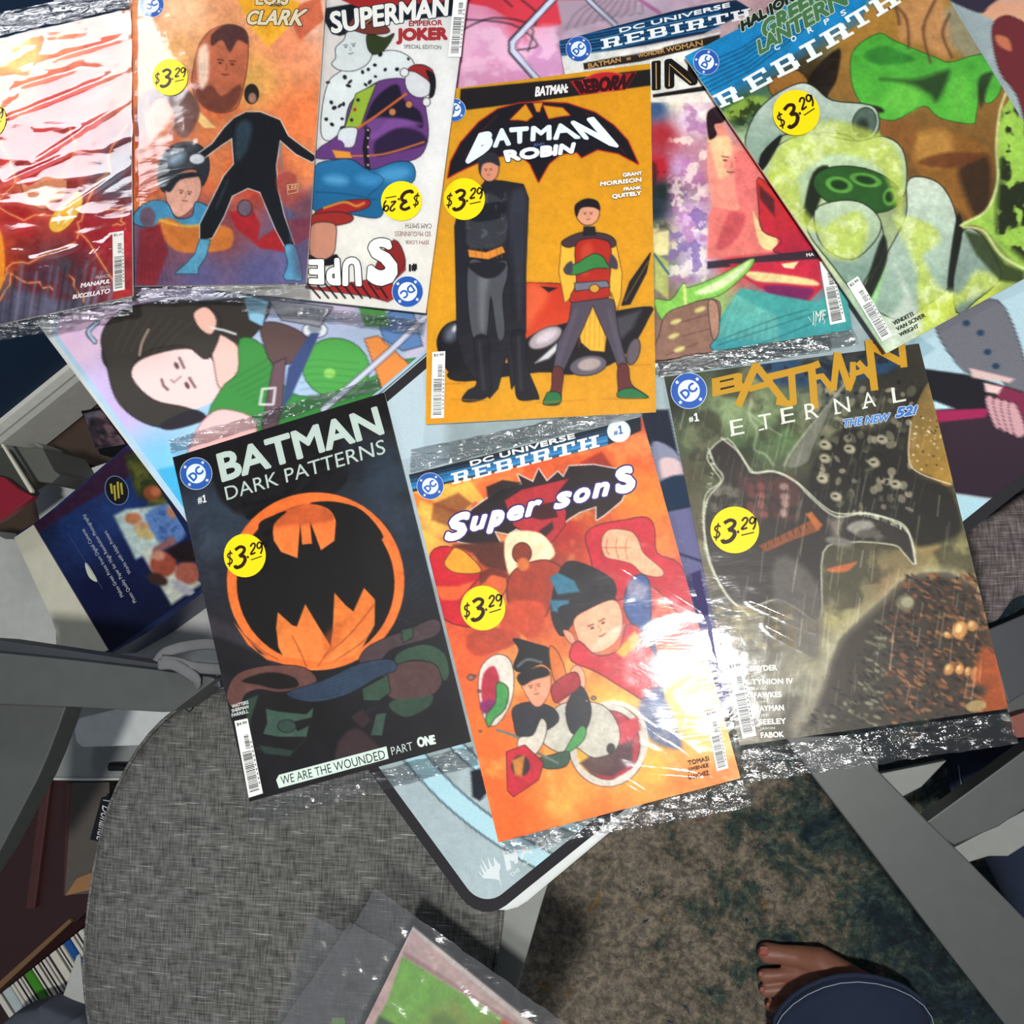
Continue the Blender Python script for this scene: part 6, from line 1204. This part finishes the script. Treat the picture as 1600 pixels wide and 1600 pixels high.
# ---- orange cover, second from left
def a_lc(r):
    r.T(0,0,3.2); K='1A1416'
    r.base([(680,100,'E8A070'),(900,60,'F0C8A0'),(1200,60,'E8A878'),(700,250,'E08A5A'),(850,280,'E8B878'),(1100,600,'D87848'),(1250,400,'E0B060'),(1450,200,'E89A70'),(1550,100,'F0C8B0'),(1500,600,'E88850'),(1550,800,'E89058'),(700,700,'C8603A'),(680,950,'D87C40'),(1100,850,'E07A44'),(1300,900,'C84A34'),(700,1200,'6A5068'),(700,1380,'5A4A70'),(1000,1380,'66618C'),(1300,1380,'5E5E8A'),(1450,1100,'6A5878'),(1500,1300,'6A6A9C'),(1100,1150,'8A4A50'),(900,1250,'7A5468')],3); r.bright(8,.05,2)
    r.poly([(1190,0),(1330,0),(1400,20),(1500,20),(1480,100),(1400,180),(1340,240),(1240,120)],'E8B440',1,2); r.poly([(1500,20),(1600,-20),(1620,100),(1500,200),(1450,100)],'C8603C',.8,4)
    r.poly([(1190,0),(1400,-10),(1500,10),(1440,110),(1340,200)],'E8B030',1,3)
    # three plain busts in orange tones
    r.poly([(970,330),(1000,220),(1060,150),(1150,125),(1230,160),(1240,280),(1220,420),(1180,540),(1080,560),(990,500),(960,420)],'C87858',1,2,1,ink='5A2A20',h2='B86848'); r.poly([(1060,170),(1140,120),(1225,150),(1240,220),(1190,200),(1150,260),(1110,200),(1060,230)],'5A3A38',1,3,1); r.poly([(980,440),(1060,430),(1110,480),(1200,420),(1195,500),(1130,560),(1040,550),(990,500)],'7A4434',1,4,1)
    r.face(1130,330,80,6,'5A2A24'); r.poly([(985,300),(1000,240),(1040,230),(1040,400),(1000,440)],'F4E4D0',.85,6,1); r.poly([(980,560),(1100,600),(1200,540),(1180,640),(1100,900),(960,900),(900,700)],'D08050',1,5,0); r.poly([(960,570),(1000,560),(1080,640),(1020,640)],'F0D088',1,3)
    r.poly([(680,560),(720,470),(800,440),(940,450),(1000,560),(930,690),(860,640),(760,540),(720,680),(690,700)],'6A4A40',1,4,1,h2='8A6058'); r.poly([(735,560),(800,490),(860,540),(865,640),(800,720),(750,700),(730,640)],'D8906C',1,2,1,ink='6A3420'); r.face(795,600,48,8,'6A2A24'); r.poly([(660,760),(740,720),(850,720),(900,800),(800,960),(700,980),(660,900)],'C0602E',1,4,1); r.line([(740,480),(725,560),(735,640)],5,'F6E4C0',.8,4,1)
    r.poly([(680,860),(760,800),(790,860),(740,980),(670,1000)],'A84A26',.8,6)
    r.poly([(790,900),(800,800),(860,730),(960,710),(1030,760),(1045,850),(1010,930),(980,850),(900,860),(850,920),(820,960)],'2E3238',1,2,1,ink=K); r.ell(880,790,50,30,'9AB0C0',-30,f=14); r.poly([(830,930),(880,880),(980,870),(1005,950),(960,1040),(890,1085),(840,1020)],'D8A894',1,2,1,ink='5A3030')
    r.poly([(810,930),(850,880),(960,860),(1000,880),(900,900),(850,960)],'20242A',1,3,1)
    r.face(925,975,55,8,'4A2A34'); r.poly([(665,1080),(740,1010),(830,1010),(880,1090),(960,1080),(980,1010),(1060,1050),(1080,1130),(900,1140),(700,1130)],'4A90B4',1,3,1,ink=K); r.poly([(780,1120),(850,1090),(930,1130),(1060,1120),(1160,1150),(1150,1240),(1040,1260),(900,1260),(820,1200)],'C87A38',1,4,1); r.line([(800,1100),(920,1130),(1060,1120)],10,'ECC050',.9,4,1)
    r.poly([(1140,1060),(1260,1040),(1300,1120),(1290,1200),(1440,1100),(1600,1080),(1560,1180),(1420,1260),(1300,1240),(1180,1140)],'A8282E',1,4,0); r.poly([(700,1150),(800,1120),(840,1260),(780,1430),(680,1420)],'8A2C34',1,5)
    for k in range(9): r.line([(700+k*16,1180),(680+k*22,1400)],4,'4A2430',.5,3)
    r.ell(738,1085,40,50,'6A5868',f=3); r.ell(1225,1040,36,40,'6E6070',f=3,ink=K)
    # slim standing figure in black with blue boots, no badge
    r.poly([(1170,590),(1230,560),(1300,560),(1400,600),(1440,680),(1520,740),(1590,790),(1560,810),(1480,770),(1400,700),(1380,830),(1390,950),(1420,1080),(1470,1220),(1440,1260),(1380,1150),(1300,960),(1240,940),(1160,980),(1120,1080),(1060,1190),(1000,1200),(1000,1120),(1060,1000),(1120,880),(1170,820),(1160,690),(1100,730),(1020,790),(960,790),(1060,720),(1120,640)],'1A1C20',1,1.5,0,ink='E8F0F0',iw=1.2)
    r.ell(1258,470,34,48,'2A2624',f=2,ink=K); r.ell(1262,490,20,26,'A88270',f=3); r.poly([(1180,640),(1230,600),(1260,640),(1230,760),(1180,800)],'3E5A68',.6,8,1)
    r.line([(1400,720),(1410,850),(1440,1000),(1460,1200)],8,'4A8AA8',.8,4,1); r.line([(1140,900),(1080,1040)],7,'3A5868',.8,4)
    r.poly([(1000,1195),(1050,1200),(1030,1280),(990,1340),(990,1368),(875,1368),(940,1310),(975,1270)],'5CA0BC',1,1.5,0,ink='203A48'); r.poly([(1425,1230),(1480,1240),(1510,1390),(1470,1400),(1420,1390),(1440,1320)],'5C9CBC',1,1.5,1,ink='203A48')
    r.ell(985,795,38,26,'C8CED4',f=3,ink=K); r.ell(1600,770,24,20,'B8C0C8',f=3)
    r.poly([(1380,900),(1420,860),(1480,880),(1480,960),(1540,960),(1540,1100),(1440,1040),(1400,980)],'A85048',.85,5,1); r.poly([(1440,1050),(1560,950),(1560,1400),(1480,1380)],'5A4A64',.6,14)
    r.ell(1280,1010,40,40,'8A3A34',f=6,a=.5)
def v_lc(v):
    v.T(400,0,3.2)
    v.text('LOIS',[(0,-50),(170,-50),(160,26),(-4,26)],'E0D8B8',.05,outline='3A3430',ow=1.0); v.text('CLARK',[(-40,52),(262,44),(230,130),(-50,124)],'E4DCC0',.05,.1,outline='3A3430',ow=1.2); v.text('AND',[(70,18),(130,16),(130,32),(70,34)],'3A3430',.03)
    v.T(0,0,3.2); v.badge(757,24,63,4); v.text('#',[(718,118),(734,117),(736,144),(720,145)],'E8E0E0',.02); v.text('1',[(736,108),(756,106),(758,148),(738,150)],'F4F0EE',.045)
    v.T(400,0,3.2); v.line([(155,925),(212,918),(208,960),(160,972),(155,925)],3,'E8D090'); v.text('LEE',[(160,930),(206,922),(204,944),(162,952)],'E8D090',0)
DETAIL[0] = .09
LC = [(203,-28),(511,-38),(478,444),(196,447)]
comic('bagged_comic','orange covered comic with black suited figure, second from the left at the top',LC,CZ+.0149,a_lc,v_lc,
    bag=[(196,-50),(520,-60),(484,470),(188,478)], stickers=[(265.6,120.8,27.5,28.5,6)], ends=[[(200,450),(480,444),(484,470),(196,476)]], seed=29, amp=.0003, fs=(34,50))
# ---- red lightning cover, far left
def a_fl(r):
    r.T(0,0,3.2)
    r.base([(-50,250,'E8D080'),(100,280,'E0B870'),(300,200,'D88A60'),(500,200,'D86A50'),(600,100,'E0A080'),(50,450,'D87048'),(300,500,'C84438'),(450,500,'D05848'),(600,450,'C87050'),(250,700,'C03A34'),(50,800,'C83E30'),(400,750,'C04038'),(620,750,'5A5060'),(560,900,'605866'),(200,950,'D89068'),(300,1050,'B84038'),(100,1100,'B02C2C'),(450,1150,'A02830'),(600,1200,'B82C34'),(350,1350,'4E4650'),(500,1450,'7A3038'),(620,1450,'B83838'),(200,1400,'5A3040'),(100,1500,'5E5E74'),(250,1530,'66667C'),(400,1500,'50505E'),(20,1300,'C85A30'),(0,1560,'4A4A5C')],3); r.bright(9,.08,2)
    r.blot('7A1E22',36,.5,.6,.5,3,[(0,600),(660,600),(660,1500),(0,1500)])
    r.poly([(110,880),(220,830),(320,860),(330,960),(280,1010),(210,1045),(130,990)],'D8946C',1,3,1,ink='5A2418'); r.poly([(100,860),(180,790),(330,820),(340,900),(230,880),(140,930)],'B02E2C',1,3,1)
    r.poly([(340,1000),(380,960),(410,980),(400,1050),(330,1140),(270,1160),(245,1120),(280,1050)],'E8C050',1,2,1,ink='A0501E'); r.ell(325,1070,30,62,'E8E4D8',35,f=3); r.poly([(350,990),(370,1030),(330,1060),(350,1080),(290,1140),(310,1080),(295,1070)],'E8B030',1,2)
    q = random.Random(3)
    def bolt(P,w=5):
        pts = [P[0]]
        for a,b in zip(P,P[1:]):
            for t in (.33,.66,1): pts.append((a[0]*(1-t)+b[0]*t+q.uniform(-14,14),a[1]*(1-t)+b[1]*t+q.uniform(-14,14)))
        r.line(pts,w*3,'E06A30',.5,5); r.line(pts,w,'F8C080',.95,2)
    for P in ([(640,620),(560,740),(540,850),(460,940),(400,1100),(380,1180)],[(0,1040),(120,1090),(250,1080)],[(380,1160),(450,1210),(550,1380),(570,1440)],[(0,1500),(60,1380),(200,1420),(260,1460)],[(20,1400),(30,1330),(150,1320),(380,1200)],[(350,1380),(380,1450),(420,1500)],[(540,1050),(610,1050),(620,1130),(560,1120)],[(60,800),(80,920),(0,1000)],[(0,700),(60,850)],[(350,640),(380,760),(300,900)]): bolt(P)
    for k in range(16): r.line([(40+k*36,1330+q.uniform(-20,40)),(10+k*34,1600)],q.uniform(8,20),q.choice(['8888A0','3A3A48','6A6A80','2A2A36']),.6,4)
    r.poly([(-20,1150),(10,1180),(25,1300),(15,1420),(-20,1440)],'E89A30',1,4,1)
def v_fl(v):
    v.T(0,0,3.2)
    v.text('FRANCIS',[(478,1380),(548,1370),(548,1386),(478,1396)],'D8D0D0',.02,.1); v.text('MANAPUL',[(402,1416),(552,1394),(550,1416),(402,1440)],'F0ECEC',.06,.15); v.text('BRIAN',[(500,1432),(550,1424),(550,1438),(500,1446)],'D8D0D0',.02,.1); v.text('BUCCELLATO',[(364,1474),(552,1440),(550,1466),(362,1496)],'F0ECEC',.06,.15)
    v.barcode([(562,1162),(618,1154),(624,1448),(566,1458)],'$2.99',seed=25)
FL = [(-96,84),(203,14),(207,462),(-100,528)]
comic('bagged_comic','red and grey lightning covered comic under strong glare at the left edge',FL,CZ+.0187,a_fl,v_fl,
    bag=[(-100,40),(206,-20),(209,490),(-104,556)], stickers=[(-22,186,31,32,8)], ends=[[(-100,44),(204,-24),(204,12),(-100,78)],[(-100,530),(208,464),(209,490),(-104,556)]], seed=31, amp=.0011, fs=(22,46), creases=[((0,290),(110,240)),((50,255),(200,160)),((100,330),(205,260)),((40,410),(130,385)),((115,435),(175,370)),((0,190),(200,110)),((60,100),(200,60)),((0,60),(190,20)),((20,140),(120,110))])
# ---- bagged print held above the chair, bottom centre
FZ = .60
fg = thing('bagged_print','white and pink bordered green print in a clear bag, raised above the seat cushion','print', at(700,1600,FZ-.004))
Q = [(645,1448),(836,1602),(900,1760),(520,1760)]
P4 = [at(645,1448,FZ), at(960,1702,FZ), at(830,1990,FZ), at(490,1762,FZ)]
prism('backing_board', [p-Vector((0,0,.0003)) for p in P4], .0025, mat('white_board_stock','E0DDD4',.7), fg)
def a_fg(r):
    r.fill('EFC6C6'); r.T(400,1350,3.3333)
    r.poly([(815,325),(850,345),(1430,833),(1300,833),(765,450)],'E4C3C2',1,2); r.poly([(815,325),(1500,890),(1500,920),(812,345)],'ECE8E2',1,3); r.line([(822,322),(600,745),(560,833)],9,'EDE9E0',1,2)
    r.poly([(765,455),(790,462),(1300,790),(1500,920),(1500,940),(1300,810),(765,480)],'C49AA0',1,3)
    r.poly([(762,480),(1290,810),(1500,960),(900,1500),(400,1200),(660,760),(690,700)],'86CC50',1,2,h2='9CB850'); r.blot('A0A050',90,.45,.65,.7,3,[(900,560),(1500,900),(1500,1000),(850,833)]); r.ell(975,850,75,70,'5E8A3C',f=10,a=.6)
    r.poly([(640,790),(760,860),(900,1000),(500,1200)],'3E5040',.9,6); r.poly([(1265,835),(1290,805),(1340,840),(1300,900)],'E86A48',1,3)
grid_sheet('print_face', P4, .0012, a_fg, PRINT, fg)
film('plastic_bag', [(587,1386),(1000,1680),(820,2050),(380,1760)], FZ+.004, fg, film_mat('soft_poly_film',26,.7,.12,.14,.84,.055), .004, (30,46), 41, .003)
film('bag_flap', [(548,1440),(620,1478),(430,1860),(330,1760)], FZ+.009, fg, MATS['soft_poly_film'], .004, (50,40), 43, .003)
film('second_bag', [(487,1428),(560,1468),(440,1760),(395,1700)], FZ-.012, fg, MATS['soft_poly_film'], .003, (50,40), 44, .003)
gp = Vec(FZ+.0004); gp.poly([(519,1590),(538,1590),(540,1603),(516,1606)],'8CC850'); gp.build('green_tab', fg)
